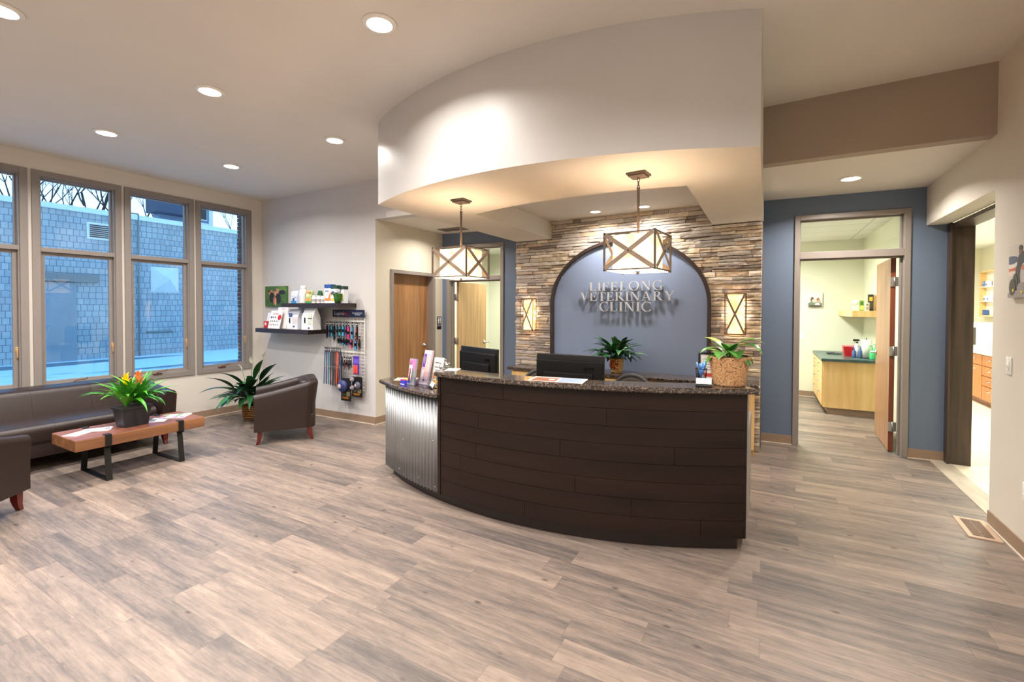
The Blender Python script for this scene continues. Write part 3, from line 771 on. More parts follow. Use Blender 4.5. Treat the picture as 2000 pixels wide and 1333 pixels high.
# ================================================================== PENDANTS, SCONCES, LETTERING
def x_frame_box(w, d, h, t, z0):
    """edge bars of a box (w x d x h) centred in plan"""
    m = MB(); a, b = w/2, d/2
    for sx in (-1, 1):
        for sy in (-1, 1):
            m.box(sx*a-t/2, sx*a+t/2, sy*b-t/2, sy*b+t/2, z0-.004, z0+h+.004)
    for z in (z0, z0+h-t*.7):
        for sy in (-1, 1): m.box(-a, a, sy*b-t/2, sy*b+t/2, z, z+t*.7)
        for sx in (-1, 1): m.box(sx*a-t/2, sx*a+t/2, -b, b, z, z+t*.7)
    return m
def strap(mb, p, q, w, t, nrm):
    p = Vector(p); q = Vector(q); d = (q-p).normalized(); nrm = Vector(nrm); s_ = d.cross(nrm).normalized()*w/2; n = nrm*t/2
    vs = [p+s_+n, p-s_+n, p-s_-n, p+s_-n, q+s_+n, q-s_+n, q-s_-n, q+s_-n]
    mb.add(vs, [(0, 1, 2, 3), (7, 6, 5, 4), (0, 4, 5, 1), (1, 5, 6, 2), (2, 6, 7, 3), (3, 7, 4, 0)])
def pendant():
    e = empty('pendant_light', (0, 0, SZ))
    S, H, t = .352, .258, .012; z0 = 1.813-SZ
    x_frame_box(S, S, H, t, z0).build('frame', 'bronze', e)
    c = MB()
    m = MB()
    for k in range(4):
        Q = Matrix.Rotation(PI/2*k, 4, 'Z'); y = -S/2-.008
        for sgn in (1, -1):
            p = Q @ Vector((-S/2+.008, y-(.002 if sgn > 0 else -.001), z0+(.012 if sgn > 0 else H-.012))); q = Q @ Vector((S/2-.008, y-(.002 if sgn > 0 else -.001), z0+(H-.012 if sgn > 0 else .012)))
            strap(m, p, q, .03, .003, Q @ Vector((0, -1, 0)))
        MB().cyl(Q @ Vector((0, y-.002, z0+H/2)), Q @ Vector((0, y-.010, z0+H/2)), .005, 8).build('rivet', 'black_metal', e)
    m.build('cross_strap', mat('strap_bronze', (140, 120, 104), .5, metal=.1, var=.15, scale=12), e)
    g = MB(); s = .13
    for k in range(4):
        Q = Matrix.Rotation(PI/2*k, 4, 'Z'); g.box(-s, s, -s-.003, -s+.003, z0+.006, z0+H-.012, M=Q)
    g.build('glass_shade', 'pendant_glass', e)
    MB().box(-S/2+.012, S/2-.012, -S/2+.012, S/2-.012, z0-.002, z0+.004).build('diffuser', 'diffuser', e)
    MB().lathe([(.0, z0-.022), (.012, z0-.018), (.01, z0-.008), (.022, z0-.004), (.022, z0-.001)], 14).build('finial', 'bronze', e)
    MB().box(-.068, .068, -.068, .068, -.014, 0).box(-.058, .058, -.058, .058, -.026, -.014).build('canopy', 'bronze', e, bevel=.002)
    ch = MB()
    for k in range(3):
        cz = -.045-k*.026; r_, L = .008, .010; pts = []
        for j in range(13):
            a = 2*PI*j/12; pts.append(Vector((math.cos(a)*r_, 0, cz+math.sin(a)*(r_+.008))))
        if k % 2: pts = [Vector((0, p.x, p.z)) for p in pts]
        ch.tube(pts, .0026, 6)
    ch.build('chain', 'bronze', e)
    rd = MB(); rd.box(-.007, .007, -.007, .007, z0+H, -.11); rd.lathe([(.012, -.112), (.012, -.10)], 12)
    rd.box(-S/2, S/2, -.006, .006, z0+H-.008, z0+H); rd.build('rod', 'bronze', e)
    return e
pA = pendant(); pA.location = (-.80, 3.255, SZ); pA.rotation_euler = (0, 0, R(-5.8))
tag(pA, 'square pendant lamp with crossed bronze straps hanging in front of the arched niche', 'pendant light', 'pendant lamps over the desk')
pB = copy_tree(pA); pB.location = (-2.362, 3.312, SZ); pB.rotation_euler = (0, 0, R(.5))
tag(pB, 'square pendant lamp with crossed bronze straps hanging in front of the hall doors', 'pendant light', 'pendant lamps over the desk')
def sconce(name=None):
    e = empty('wall_sconce'); H, w, d = .45, .205, .095; t = .007
    m = MB()
    for x in (-w/2, w/2):
        for y in (-d, -.006): m.box(x-t/2, x+t/2, y-t/2, y+t/2, -H/2, H/2)
    for z in (-H/2, H/2-t):
        for y in (-d, -.006): m.box(-w/2, w/2, y-t/2, y+t/2, z, z+t)
        for x in (-w/2, w/2): m.box(x-t/2, x+t/2, -d, 0, z, z+t)
    m.box(-.05, .05, -.008, 0, -.08, .08)
    m.build('frame', 'bronze', e)
    m = MB()
    strap(m, (-w/2+.006, -d-.005, -H/2+.006), (w/2-.006, -d-.005, H/2-.006), .02, .003, (0, -1, 0)); strap(m, (-w/2+.006, -d-.007, H/2-.006), (w/2-.006, -d-.007, -H/2+.006), .02, .003, (0, -1, 0))
    m.build('cross_strap', mat('strap_bronze', (140, 120, 104), .5, metal=.1, var=.15, scale=12), e)
    m = MB(); a = .078; n = 10; vs = []
    for i in range(n+1):
        th = PI*i/n; x = -a*math.cos(th); y = -.012-.066*math.sin(th)**.5 if 0 < i < n else -.012
        vs += [(x, y, -H/2+.01), (x, y, H/2-.03)]
    m.add(vs, [(2*i, 2*i+2, 2*i+3, 2*i+1) for i in range(n)], None, True)
    m.build('glass_shade', 'sconce_glass', e)
    return e
sA = sconce(); 
def put_wall(o, x, z, off=.035):
    o.location = (x, stone_y(x)-off, z); o.rotation_euler = (0, 0, ang)
put_wall(sA, -2.915, 1.463); tag(sA, 'lit sconce with crossed bronze straps on the stone, left of the arch', 'wall light', 'sconces on the stone wall')
sB = copy_tree(sA); put_wall(sB, -.298, 1.495); tag(sB, 'lit sconce with crossed bronze straps right of the arch, above the cork pot', 'wall light', 'sconces on the stone wall')

# serif lettering, one mesh per letter
def ring(mb, cx, cy, rx, ry, tx, ty, a0, a1, n=28):
    for i in range(n):
        A = R(a0+(a1-a0)*i/n); B = R(a0+(a1-a0)*(i+1)/n)
        q = [(cx+rx*math.cos(A), cy+ry*math.sin(A)), (cx+rx*math.cos(B), cy+ry*math.sin(B)), (cx+(rx-tx)*math.cos(B), cy+(ry-ty)*math.sin(B)), (cx+(rx-tx)*math.cos(A), cy+(ry-ty)*math.sin(A))]
        mb.append(q)
def rect(x0, x1, y0, y1): return [(x0, y0), (x1, y0), (x1, y1), (x0, y1)]
T_, t_, s_ = .15, .055, .045
def stem(x, w=T_): return [rect(x, x+w, 0, 1), rect(x-.07, x+w+.07, 0, s_), rect(x-.07, x+w+.07, 1-s_, 1)]
def glyph(ch):
    if ch == 'I': return stem(.07), .29
    if ch == 'L': return stem(.07)+[rect(.07, .60, 0, t_), [(.60, 0), (.62, .26), (.58, .26), (.52, .04)]], .66
    if ch in 'EF':
        g = stem(.07)+[rect(.07, .60, 1-t_, 1), [(.60, 1), (.61, .78), (.575, .78), (.52, .96)], rect(.2, .48, .49, .49+t_), rect(.45, .485, .38, .65)]
        if ch == 'E': g += [rect(.07, .62, 0, t_), [(.62, 0), (.65, .25), (.61, .25), (.54, .04)]]
        return g, (.68 if ch == 'E' else .62)
    if ch == 'O':
        g = []; ring(g, .44, .5, .44, .52, .13, .05, 0, 360, 40); return g, .88
    if ch in 'CG':
        g = []; ring(g, .44, .5, .44, .52, .13, .05, 48, 318 if ch == 'C' else 325, 34)
        g += [rect(.70, .735, .70, .98)]
        if ch == 'C': g += [rect(.70, .735, .05, .26)]
        else: g += [rect(.62, .76, .03, .42), rect(.54, .84, .40, .44)]
        return g, (.78 if ch == 'C' else .86)
    if ch == 'N': return [rect(.10, .155, 0, 1), rect(.70, .755, 0, 1), [(.06, 1), (.22, 1), (.755, 0), (.66, 0)], rect(0, .25, 0, s_), rect(0, .16, 1-s_, 1), rect(.60, .855, 1-s_, 1)], .86
    if ch == 'V': return [[(.06, 1), (.23, 1), (.47, .12), (.41, 0)], [(.40, 0), (.46, 0), (.78, 1), (.72, 1)], rect(0, .30, 1-s_, 1), rect(.62, .86, 1-s_, 1)], .86
    if ch == 'A': return [[(.06, 0), (.12, 0), (.42, .95), (.40, 1)], [(.36, 1), (.46, 1), (.82, 0), (.66, 0)], rect(.2, .62, .3, .3+t_), rect(0, .20, 0, s_), rect(.58, .90, 0, s_)], .9
    if ch == 'T': return [rect(.28, .28+T_, 0, 1), rect(.21, .50, 0, s_), rect(.02, .69, 1-t_, 1), [(.0, .78), (.035, .78), (.08, .98), (.02, 1)], [(.71, .78), (.675, .78), (.63, .98), (.69, 1)]], .71
    if ch == 'R':
        g = stem(.07); ring(g, .30, .74, .30, .26, .12, .05, -90, 90, 18); g += [rect(.2, .31, 1-t_, 1), rect(.2, .31, .48, .53), [(.28, .5), (.42, .5), (.80, 0), (.64, 0)], rect(.62, .84, 0, s_)]
        return g, .82
    if ch == 'Y': return [rect(.34, .34+T_, 0, .48), rect(.27, .56, 0, s_), [(.04, 1), (.21, 1), (.49, .42), (.36, .42)], [(.72, 1), (.78, 1), (.49, .44), (.41, .44)], rect(-.02, .28, 1-s_, 1), rect(.62, .86, 1-s_, 1)], .84
LET = empty('wall_lettering', (-1.55, stone_y(-1.55), 1.6), ang, label='raised silver serif lettering reading LIFELONG VETERINARY CLINIC on the blue niche', cat='sign')
def line(txt, xc, z, cap, width):
    ws = [glyph(c)[1] for c in txt]; gap = .14; tot = sum(ws)+gap*(len(txt)-1); sx = width/tot; x = xc-width/2
    for c, w_ in zip(txt, ws):
        m = MB()
        for q in glyph(c)[0]: m.prism([(x+px*sx, z+py*cap) for px, py in q], -.046, -.028, axis='y')
        q0 = glyph(c)[0][0]; ax_ = x+sum(p_[0] for p_ in q0)/len(q0)*sx; az_ = z+sum(p_[1] for p_ in q0)/len(q0)*cap; m.cyl((ax_, -.032, az_), (ax_, .012, az_), .002, 6)
        m.build('letter', 'letter', LET); x += (w_+gap)*sx
line('LIFELONG', .0-.0, 1.775-1.6, .112, .94)
line('VETERINARY', .0, 1.648-1.6, .112, 1.20)
line('CLINIC', -.0, 1.515-1.6, .118, .66)
# lamp light from pendants and sconces
PEND_LIGHTS = [(-.80, 3.255), (-2.362, 3.312)]
SCONCE_LIGHTS = [(-2.915, 1.463), (-.298, 1.495)]
# ================================================================== SEATING
def tub_shell(mb, W_, D_, th, z0, hf, hb, rc=.16, lean=.04, nb=24, crest=0):
    """U shaped shell: arms + back. local: +x is forward, seat centre at origin. Outer width W_, depth D_"""
    pts = []; a, b = D_/2, W_/2
    # outer path from front left arm, round the back, to front right arm
    n1 = 8
    for i in range(n1+1): pts.append((a-(2*a-rc)*i/n1, b, 0, 1))
    for i in range(1, 9):
        t = PI/2*i/9; pts.append((-a+rc-rc*math.sin(t), b-rc+rc*math.cos(t), -math.sin(t), math.cos(t)))
    for i in range(nb+1): pts.append((-a, b-rc-(2*b-2*rc)*i/nb, -1, 0))
    for i in range(1, 9):
        t = PI/2*i/9; pts.append((-a+rc-rc*math.cos(t), -b+rc-rc*math.sin(t), -math.cos(t), -math.sin(t)))
    for i in range(n1+1): pts.append((-a+rc+(2*a-rc)*i/n1, -b, 0, -1))
    vs = []; K = 9
    for (x, y, nx, ny) in pts:
        f = (a-x)/(2*a); h = hf+(hb-hf)*(f**1.15)
        back = abs(nx); t = th*(1+.35*back)
        prof = [(0, z0), (0, z0+(h-z0)*.5), (lean*(.4+.6*back), h-.05), (lean*(.4+.6*back)-.006, h-.018), (lean*(.4+.6*back)-.024, h), (-t*.6+.0, h), (-t*.86, h-.018), (-t*.93, h-.05), (-t*1.1, z0+.12)]
        for o, z in prof: vs.append((x+nx*o, y+ny*o, z))
    n = len(pts)
    fs = [(i*K+k, i*K+k+1, (i+1)*K+k+1, (i+1)*K+k) for i in range(n-1) for k in range(K-1)]
    mb.add(vs, fs, None, True)
    mb.add([vs[k] for k in range(K)], [tuple(range(K))]); mb.add([vs[(n-1)*K+k] for k in range(K)], [tuple(reversed(range(K)))])
def sabre_leg(x, y, sx, h=.15):
    m = MB(); vs = []
    for z, o, r in ((h, 0, .026), (h*.6, .004, .024), (h*.3, .012, .019), (0, .03, .015)):
        for dx, dy in ((-1, -1), (1, -1), (1, 1), (-1, 1)): vs.append((x+sx*o+dx*r, y+dy*r, z))
    m.add(vs, [(i*4+k, i*4+(k+1) % 4, (i+1)*4+(k+1) % 4, (i+1)*4+k) for i in range(3) for k in range(4)]+[(0, 3, 2, 1)[::-1], (12, 13, 14, 15)[::-1]])
    return m
def club_chair():
    e = empty('club_chair'); Wd, Dp = .66, .64
    m = MB(); tub_shell(m, Wd, Dp, .085, .15, .565, .70, rc=.12, lean=.03); m.build('shell', 'leather', e, bevel=.0)
    m = MB(); m.rbox(-Dp/2+.08, Dp/2-.01, -Wd/2+.08, Wd/2-.08, .29, .42, .045, 4); m.build('seat_cushion', 'leather', e)
    m = MB(); m.rbox(-Dp/2+.02, Dp/2-.02, -Wd/2+.015, Wd/2-.015, .148, .30, .012); m.build('seat_base', 'leather', e)
    m = MB(); m.rbox(-Dp/2+.07, -Dp/2+.17, -Wd/2+.09, Wd/2-.09, .4, .69, .04, 4); m.build('back_cushion', 'leather', e)
    for x, sx in ((Dp/2-.06, 1), (-Dp/2+.07, -1)):
        for y in (-Wd/2+.05, Wd/2-.05): sabre_leg(x, y, sx).build('leg', 'leg_wood', e)
    return e
def place_chair(o, corner, f, left):
    """corner = floor point under the front end of the arm that faces the camera"""
    f = Vector(f).normalized(); n = Vector((-f.y, f.x)) if left else Vector((f.y, -f.x))
    c = Vector(corner)-f*.32-n*.33
    o.location = (c.x, c.y, 0); o.rotation_euler = (0, 0, math.atan2(f.y, f.x))
c1 = club_chair(); place_chair(c1, (-4.97, 3.03), (-.555, -.83), True)
tag(c1, 'dark brown leather club chair beside the peace lily below the shelves', 'armchair', 'leather club chairs')
c2 = copy_tree(c1); place_chair(c2, (-4.935, 1.255), (-.62, .78), False)
tag(c2, 'dark brown leather club chair cut off by the left edge, near the coffee table', 'armchair', 'leather club chairs')
# sofa
e = empty('leather_sofa', (-6.33, 1.50, 0), 0, label='long dark brown leather sofa under the windows', cat='sofa')
Ws, Ds = 2.36, .90
m = MB(); tub_shell(m, Ws, Ds, .13, .14, .60, .705, rc=.15, lean=.03, nb=40); m.build('shell', 'leather', e)
m = MB(); m.rbox(-Ds/2+.02, Ds/2-.03, -Ws/2+.02, Ws/2-.02, .138, .30, .015); m.build('seat_base', 'leather', e)
ys = [-.99, -.66, -.33, 0, .33, .66, .99]
def extr(mb, prof, y0, y1):
    n = len(prof); vs = [(x, y0, z) for x, z in prof]+[(x, y1, z) for x, z in prof]
    mb.add(vs, [(k, (k+1) % n, (k+1) % n+n, k+n) for k in range(n)], None, True)
    mb.add([vs[k] for k in range(n)], [tuple(range(n))]); mb.add([vs[n+k] for k in range(n)], [tuple(reversed(range(n)))])
def roundp(pts, r, seg=4):
    out = []; n = len(pts)
    for i in range(n):
        a = Vector(pts[i-1]); b = Vector(pts[i]); c = Vector(pts[(i+1) % n]); u_ = (a-b).normalized(); v_ = (c-b).normalized(); rr_ = r[i]
        p0 = b+u_*rr_; p1 = b+v_*rr_
        for k in range(seg+1):
            t = k/seg; out.append(tuple(p0*(1-t)**2+b*2*t*(1-t)+p1*t*t))
    return out
seams = [-.99, -.77, -.30, .17, .64, .99]
for a, b in zip(seams[:-1], seams[1:]):
    m = MB(); extr(m, roundp([(-Ds/2+.20, .28), (Ds/2-.0, .28), (Ds/2+.01, .455), (-Ds/2+.20, .43)], (.005, .03, .085, .005), 6), a+.0008, b-.0008); m.build('seat_cushion', 'leather', e)
    m = MB(); extr(m, roundp([(-Ds/2+.10, .36), (-Ds/2+.34, .36), (-Ds/2+.235, .70), (-Ds/2+.06, .712)], (.005, .02, .06, .02), 6), a+.0008, b-.0008); m.build('back_cushion', 'leather', e)
for x, sx in ((Ds/2-.08, 1), (-Ds/2+.1, -1)):
    for y in (-Ws/2+.08, Ws/2-.08): sabre_leg(x, y, sx, .14).build('leg', 'leg_wood', e)

# ================================================================== COFFEE TABLE
tx0, tx1, ty0, ty1, tz0, tz1 = -5.645, -5.125, 1.575, 2.60, .305, .403
e = empty('coffee_table', (-5.385, 2.09, 0), label='low wooden bench-like coffee table on black steel sled legs', cat='coffee table')
T = Matrix.Translation((5.385, -2.09, 0))
MB().box(tx0, tx1, ty0, ty1, tz0, tz1-.002, M=T).build('slab', 'table_side', e, bevel=.004)
MB().box(tx0+.003, tx1-.003, ty0+.003, ty1-.003, tz1-.002, tz1, M=T).build('top_surface', 'table_top', e)
for y in (1.80, 2.38):
    m = MB(); w_, t_s = .045, .008
    xi, xo = tx0-.002, tx1+.002; f = .035
    pts = [(xo, tz1+.004), (xo, tz0-.004)]
    # clips over the top edges
    for sx, xe in ((1, xo), (-1, xi)):
        m.box(min(xe, xe-sx*.055), max(xe, xe-sx*.055), y-w_/2, y+w_/2, tz1, tz1+.006, M=T)
        m.box(min(xe, xe+sx*.008), max(xe, xe+sx*.008), y-w_/2, y+w_/2, tz0-.01, tz1+.006, M=T)
        m.box(min(xe+sx*.008, xe-sx*.07), max(xe+sx*.008, xe-sx*.07), y-w_/2, y+w_/2, tz0-.012, tz0-.001, M=T)
    # tapering sled
    a_t = tx1-.03; a_b = tx1+.015; b_t = tx0+.03; b_b = tx0-.015
    for (xt, xb_) in ((a_t, a_b), (b_t, b_b)):
        vs = [(xt-.004, y-w_/2, tz0-.012), (xt+.006, y-w_/2, tz0-.012), (xt+.006, y+w_/2, tz0-.012), (xt-.004, y+w_/2, tz0-.012),
              (xb_-.004, y-w_/2, 0), (xb_+.006, y-w_/2, 0), (xb_+.006, y+w_/2, 0), (xb_-.004, y+w_/2, 0)]
        m.add(vs, [(0, 1, 2, 3), (7, 6, 5, 4), (0, 4, 5, 1), (1, 5, 6, 2), (2, 6, 7, 3), (3, 7, 4, 0)], M=T)
    m.box(b_b, a_b, y-w_/2, y+w_/2, 0, .009, M=T)
    m.build('leg', 'black_metal', e)
# leaflets on the table
def leaflet(name, x, y, rz, w_, h_, cols, label, group, z=.4035, n=1):
    m = MB()
    for k in range(n):
        m.box(-w_/2, w_/2, -h_/2, h_/2, k*.0012, k*.0012+.0009, (244, 240, 236), M=Matrix.Rotation(k*.12, 4, 'Z'))
    zt = n*.0012; M_ = Matrix.Rotation((n-1)*.12, 4, 'Z')
    rl = random.Random(int(abs(x*1000)+abs(y*77)))
    nx_, ny_ = 3, 4
    for i in range(nx_):
        for j in range(ny_):
            if rl.random() < .72:
                m.box(-w_/2+w_*(i+.08)/nx_, -w_/2+w_*(i+.94)/nx_, -h_/2+h_*(j+.1)/ny_, -h_/2+h_*(j+.85)/ny_, zt-.0004, zt+.0001, rl.choice(cols), M=M_)
    return thing(m, name, 'print', label, 'leaflet', (x, y, z), rz, group)
leaflet('brochure', -5.42, 1.70, .5, .13, .21, [(214, 206, 160), (120, 140, 90), (232, 226, 214), (160, 90, 60)], 'cream and green leaflet at the near left end of the coffee table', 'leaflets on the coffee table')
leaflet('brochure', -5.43, 1.83, -.6, .15, .19, [(236, 232, 240), (150, 150, 170), (210, 190, 200)], 'small stack of white folded leaflets beside the green leaflet on the coffee table', 'leaflets on the coffee table', n=3)
leaflet('brochure', -5.38, 2.30, .9, .14, .2, [(200, 150, 190), (120, 160, 190), (230, 210, 220), (90, 120, 90)], 'pink and blue leaflet just right of the black planter', 'leaflets on the coffee table')
leaflet('brochure', -5.42, 2.46, -.9, .2, .24, [(190, 110, 160), (230, 200, 215), (110, 150, 100), (240, 236, 236), (140, 80, 60)], 'magenta and white magazine at the far end of the coffee table', 'leaflets on the coffee table', n=2)

# ================================================================== OFFICE CHAIRS
def office_chair():
    e = empty('office_chair')
    m = MB(); m.rbox(-.25, .25, -.24, .24, .44, .52, .04, 4); m.build('seat', 'dark_grey', e)
    # mesh back inside an arched rim (back is at -y)
    m = MB(); pts = []
    for i in range(25):
        t = PI*i/24; pts.append(Vector((-.225*math.cos(t), -.25-.05*math.sin(t), .64+.27*math.sin(t)**.8 if 0 < i < 24 else .60)))
    m.tube(pts, .02, 8); m.tube([(-.225, -.25, .60), (0, -.29, .57), (.225, -.25, .60)], .02, 8); m.build('back_rim', 'dark_grey', e)
    m = MB(); n = 12; vs = []
    for i in range(n+1):
        for j in range(9):
            u = -1+2*i/n; t = math.acos(-u) if abs(u) < 1 else (0 if u < 0 else PI)
            top = .64+.26*math.sin(t)**.8 if 0 < i < n else .62; z = .585+(top-.585)*j/8
            vs.append((u*.22, -.26-.035*(1-u*u)-.02*math.sin(PI*j/8), z))
    m.add(vs, [(i*9+j, (i+1)*9+j, (i+1)*9+j+1, i*9+j+1) for i in range(n) for j in range(8)], None, True)
    b = m.build('back_mesh', mat('mesh_fabric', (86, 78, 74), .8, var=.1, scale=60), e); s_ = b.modifiers.new('S', 'SOLIDIFY'); s_.thickness = .004
    m = MB(); m.tube([(0, -.28, .62), (0, -.30, .5), (0, -.2, .42), (0, 0, .43)], .022, 8); m.build('back_bracket', 'black_plastic', e)
    m = MB(); m.cyl((0, 0, .10), (0, 0, .44), .028); m.cyl((0, 0, .06), (0, 0, .25), .04); m.build('gas_column', 'black_plastic', e)
    m = MB()
    for k in range(5):
        a = 2*PI*k/5+.3; m.tube([(0, 0, .1), (.14*math.cos(a), .14*math.sin(a), .095), (.29*math.cos(a), .29*math.sin(a), .06)], [.03, .025, .018], 8)
    m.build('star_base', 'black_plastic', e)
    for k in range(5):
        a = 2*PI*k/5+.3; x, y = .29*math.cos(a), .29*math.sin(a)
        MB().cyl((x-.012, y, .026), (x+.012, y, .026), .026, 14).build('caster', 'black_plastic', e)
    for sx in (-1, 1):
        m = MB(); m.tube([(sx*.24, 0, .45), (sx*.29, 0, .46), (sx*.29, 0, .66)], .014, 8); m.rbox(sx*.29-.035, sx*.29+.035, -.12, .12, .66, .69, .012); m.build('armrest', 'black_plastic', e)
    return e
o1 = office_chair(); o1.location = (-2.05, 4.14, 0); o1.rotation_euler = (0, 0, R(180+8))
tag(o1, 'dark grey office chair seen between the two monitors', 'office chair', 'office chairs behind the desk')
o2 = copy_tree(o1); o2.location = (-1.22, 4.22, 0); o2.rotation_euler = (0, 0, R(165))
tag(o2, 'dark grey office chair peeking out right of the centre monitor', 'office chair', 'office chairs behind the desk')
for o in (o1, o2): o.scale = (1, 1, .98)

# ================================================================== MONITORS
def monitor():
    e = empty('monitor')          # back faces -y
    w_, h_ = .565, .345; z0 = .085
    m = MB(); m.rbox(-w_/2, w_/2, -.012, .016, z0, z0+h_, .006); m.build('bezel', 'black_plastic', e)
    m = MB(); m.rbox(-w_/2+.004, w_/2-.004, -.034, -.008, z0+.004, z0+h_-.045, .012); m.rbox(-w_/2+.08, w_/2-.08, -.05, -.03, z0+.04, z0+h_-.14, .01); m.build('back_cover', mat('monitor_back', (6, 6, 7), .6, spec=.15, var=.08, bump=.05, bscale=400), e)
    m = MB(); text_on(m, 'acer', .05, .17, -.036, z0+h_-.10, None, .001); m.build('logo', mat('gloss_black', (4, 4, 5), .08, var=0), e)
    m = MB(); m.box(-w_/2+.01, w_/2-.01, .016, .0165, z0+.02, z0+h_-.012); m.build('screen', mat('screen_off', (10, 11, 14), .1, var=0), e)
    m = MB(); m.rbox(-.03, .03, -.05, -.03, .0, .16, .008); m.build('stand', 'black_plastic', e)
    m = MB(); m.rbox(-.11, .11, -.1, .09, 0, .012, .005); m.build('foot', 'black_plastic', e)
    return e
ma = monitor(); ma.location = (-1.375, 3.42, .75); ma.rotation_euler = (R(0), 0, R(3))
tag(ma, 'black computer monitor seen from behind at the middle of the desk', 'monitor', 'computer monitors on the desk')
mb_ = copy_tree(ma); mb_.location = (-2.36, 3.60, .75); mb_.rotation_euler = (0, 0, R(-20))
tag(mb_, 'black computer monitor seen from behind at the left end of the desk', 'monitor', 'computer monitors on the desk')
# ================================================================== PLANTS
def leaf(mb, base, az, L, w, el, droop, col, col2=None, n=9, fold=.25, stem=.0, wpos=.45, rnd=None, twist=0):
    """one curved blade: rises at elevation el, bends down by droop over its length"""
    d = Vector((math.cos(az), math.sin(az), 0)); p = Vector(base); side0 = Vector((-d.y, d.x, 0))
    rows_ = []; step = L/n; a = el
    for i in range(n+1):
        t = i/n
        ts = 0 if t < stem else (t-stem)/(1-stem)
        ww = w*math.sin(PI*min(1, ts**(math.log(.5)/math.log(wpos)))) if ts > 0 else 0
        ww = max(ww, .0025 if t < .97 else .0006)
        dirv = d*math.cos(a)+Vector((0, 0, 1))*math.sin(a); nrm = Vector((0, 0, 1))*math.cos(a)-d*math.sin(a)
        s = side0*math.cos(twist*t)+nrm*math.sin(twist*t)
        rows_.append((p-s*ww+nrm*ww*fold, p.copy(), p+s*ww+nrm*ww*fold)); p = p+dirv*step; a -= droop/n
    vs = [q for r in rows_ for q in r]
    for i in range(n):
        c = col2 if (col2 and .25 < i/n < .85) else col
        for k in range(2):
            mb.f.append([len(mb.v)+i*3+k, len(mb.v)+i*3+k+1, len(mb.v)+(i+1)*3+k+1, len(mb.v)+(i+1)*3+k]); mb.c.append(c if k == 0 else col); mb.sm.append(True)
    mb.v += vs
# --- peace lily in a woven basket in the window corner
e = empty('peace_lily', (-6.24, 3.78, 0), label='large dark green peace lily in a woven basket in the window corner', cat='potted plant')
m = MB(); m.lathe([(.10, 0), (.115, .05), (.12, .12), (.125, .19), (.118, .20), (.108, .185), (.1, .17)], 28, cap=True)
m.build('basket', 'basket', e); MB().lathe([(.0, .17), (.108, .17)], 20, cap=False).build('soil', 'soil', e)
m = MB(); rl = random.Random(4)
greens = [(26, 62, 34), (34, 78, 40), (44, 96, 50), (20, 50, 30), (56, 108, 58)]
for k in range(100):
    az = rl.uniform(0, 2*PI); el = rl.uniform(.85, 1.5); L = rl.uniform(.55, .95)
    if math.cos(az) < -.1: L *= .60
    if math.sin(az) > .1: L *= .62
    leaf(m, (rl.uniform(-.05, .05), rl.uniform(-.05, .05), .17), az, L, rl.uniform(.036, .054), el, rl.uniform(.9, 1.9), rl.choice(greens), stem=.42, n=14, wpos=.42)
m.build('foliage', 'leaf', e)
m = MB()
for az, L, el in ((-2.2, .52, 1.35), (.2, .70, 1.3), (-.6, .62, 1.5)):
    p = Vector((0, 0, .17)); d = Vector((math.cos(az)*math.cos(el), math.sin(az)*math.cos(el), math.sin(el)))
    q = p+d*L; m.tube([p, p+d*L*.5, q], .004, 6, (70, 100, 50)); leaf(m, q-Vector((0, 0, .02)), az, .13, .028, 1.3, .5, (226, 224, 208), n=6, fold=.5)
m.build('flower', 'leaf', e)
# --- bromeliads in a black planter on the coffee table
e = empty('bromeliad_planter', (-5.36, 2.07, .4035), R(4), label='yellow and orange bromeliads in a black rectangular planter on the coffee table', cat='potted plant')
m = MB(); bx, by = .075, .10; tx_, ty_ = .088, .122; h = .19
def frustum(mb, ax_, ay_, z0, bx_, by_, z1, M=None, col=None):
    vs = [(-ax_, -ay_, z0), (ax_, -ay_, z0), (ax_, ay_, z0), (-ax_, ay_, z0), (-bx_, -by_, z1), (bx_, -by_, z1), (bx_, by_, z1), (-bx_, by_, z1)]
    mb.add(vs, [(0, 3, 2, 1), (4, 5, 6, 7), (0, 1, 5, 4), (1, 2, 6, 5), (2, 3, 7, 6), (3, 0, 4, 7)], col, False, M)
frustum(m, bx, by, 0, tx_, ty_, h-.02); m.build('planter', mat('planter_black', (36, 36, 40), .45, var=.05), e, bevel=.006)
m = MB(); frustum(m, tx_+.008, ty_+.008, h-.022, tx_+.01, ty_+.01, h); m.build('rim', 'planter_black', e, bevel=.003)
MB().box(-tx_+.01, tx_-.01, -ty_+.01, ty_-.01, h-.001, h+.002).build('soil', 'soil', e)
m = MB(); gl = [(70, 150, 40), (96, 172, 54), (52, 124, 36), (120, 186, 70), (60, 136, 48)]
for cy_, n_, sc_ in ((-.05, 34, 1.), (.055, 34, 1.)):
    for k in range(n_):
        az = 2*PI*k/n_*2.4+rl.uniform(-.2, .2); up_ = k/n_
        el = .95+.55*up_; L = rl.uniform(.28, .40)*sc_
        leaf(m, (math.cos(az)*.012, cy_+math.sin(az)*.012, h), az, L, rl.uniform(.021, .028), el, rl.uniform(1.2, 2.2)*(1.1-.6*up_), rl.choice(gl), n=10, wpos=.4, fold=.35)
m.build('foliage', 'leaf', e)
for cy_, c1_, c2_, hh in ((-.05, (250, 222, 30), (236, 196, 20), .34), (.055, (240, 156, 96), (228, 116, 64), .36)):
    m = MB()
    m.tube([(0, cy_, h), (0, cy_, h+hh*.5)], .008, 8, (120, 160, 50))
    for k in range(20):
        az = k*2.4; t = k/20; leaf(m, (0, cy_, h+hh*(.35+.42*t)), az, .12*(1-.35*t), .017, 1.0+.45*t, .5, c1_ if k % 3 else c2_, n=5, wpos=.4, fold=.4)
    m.build('bract', 'leaf', e, None)
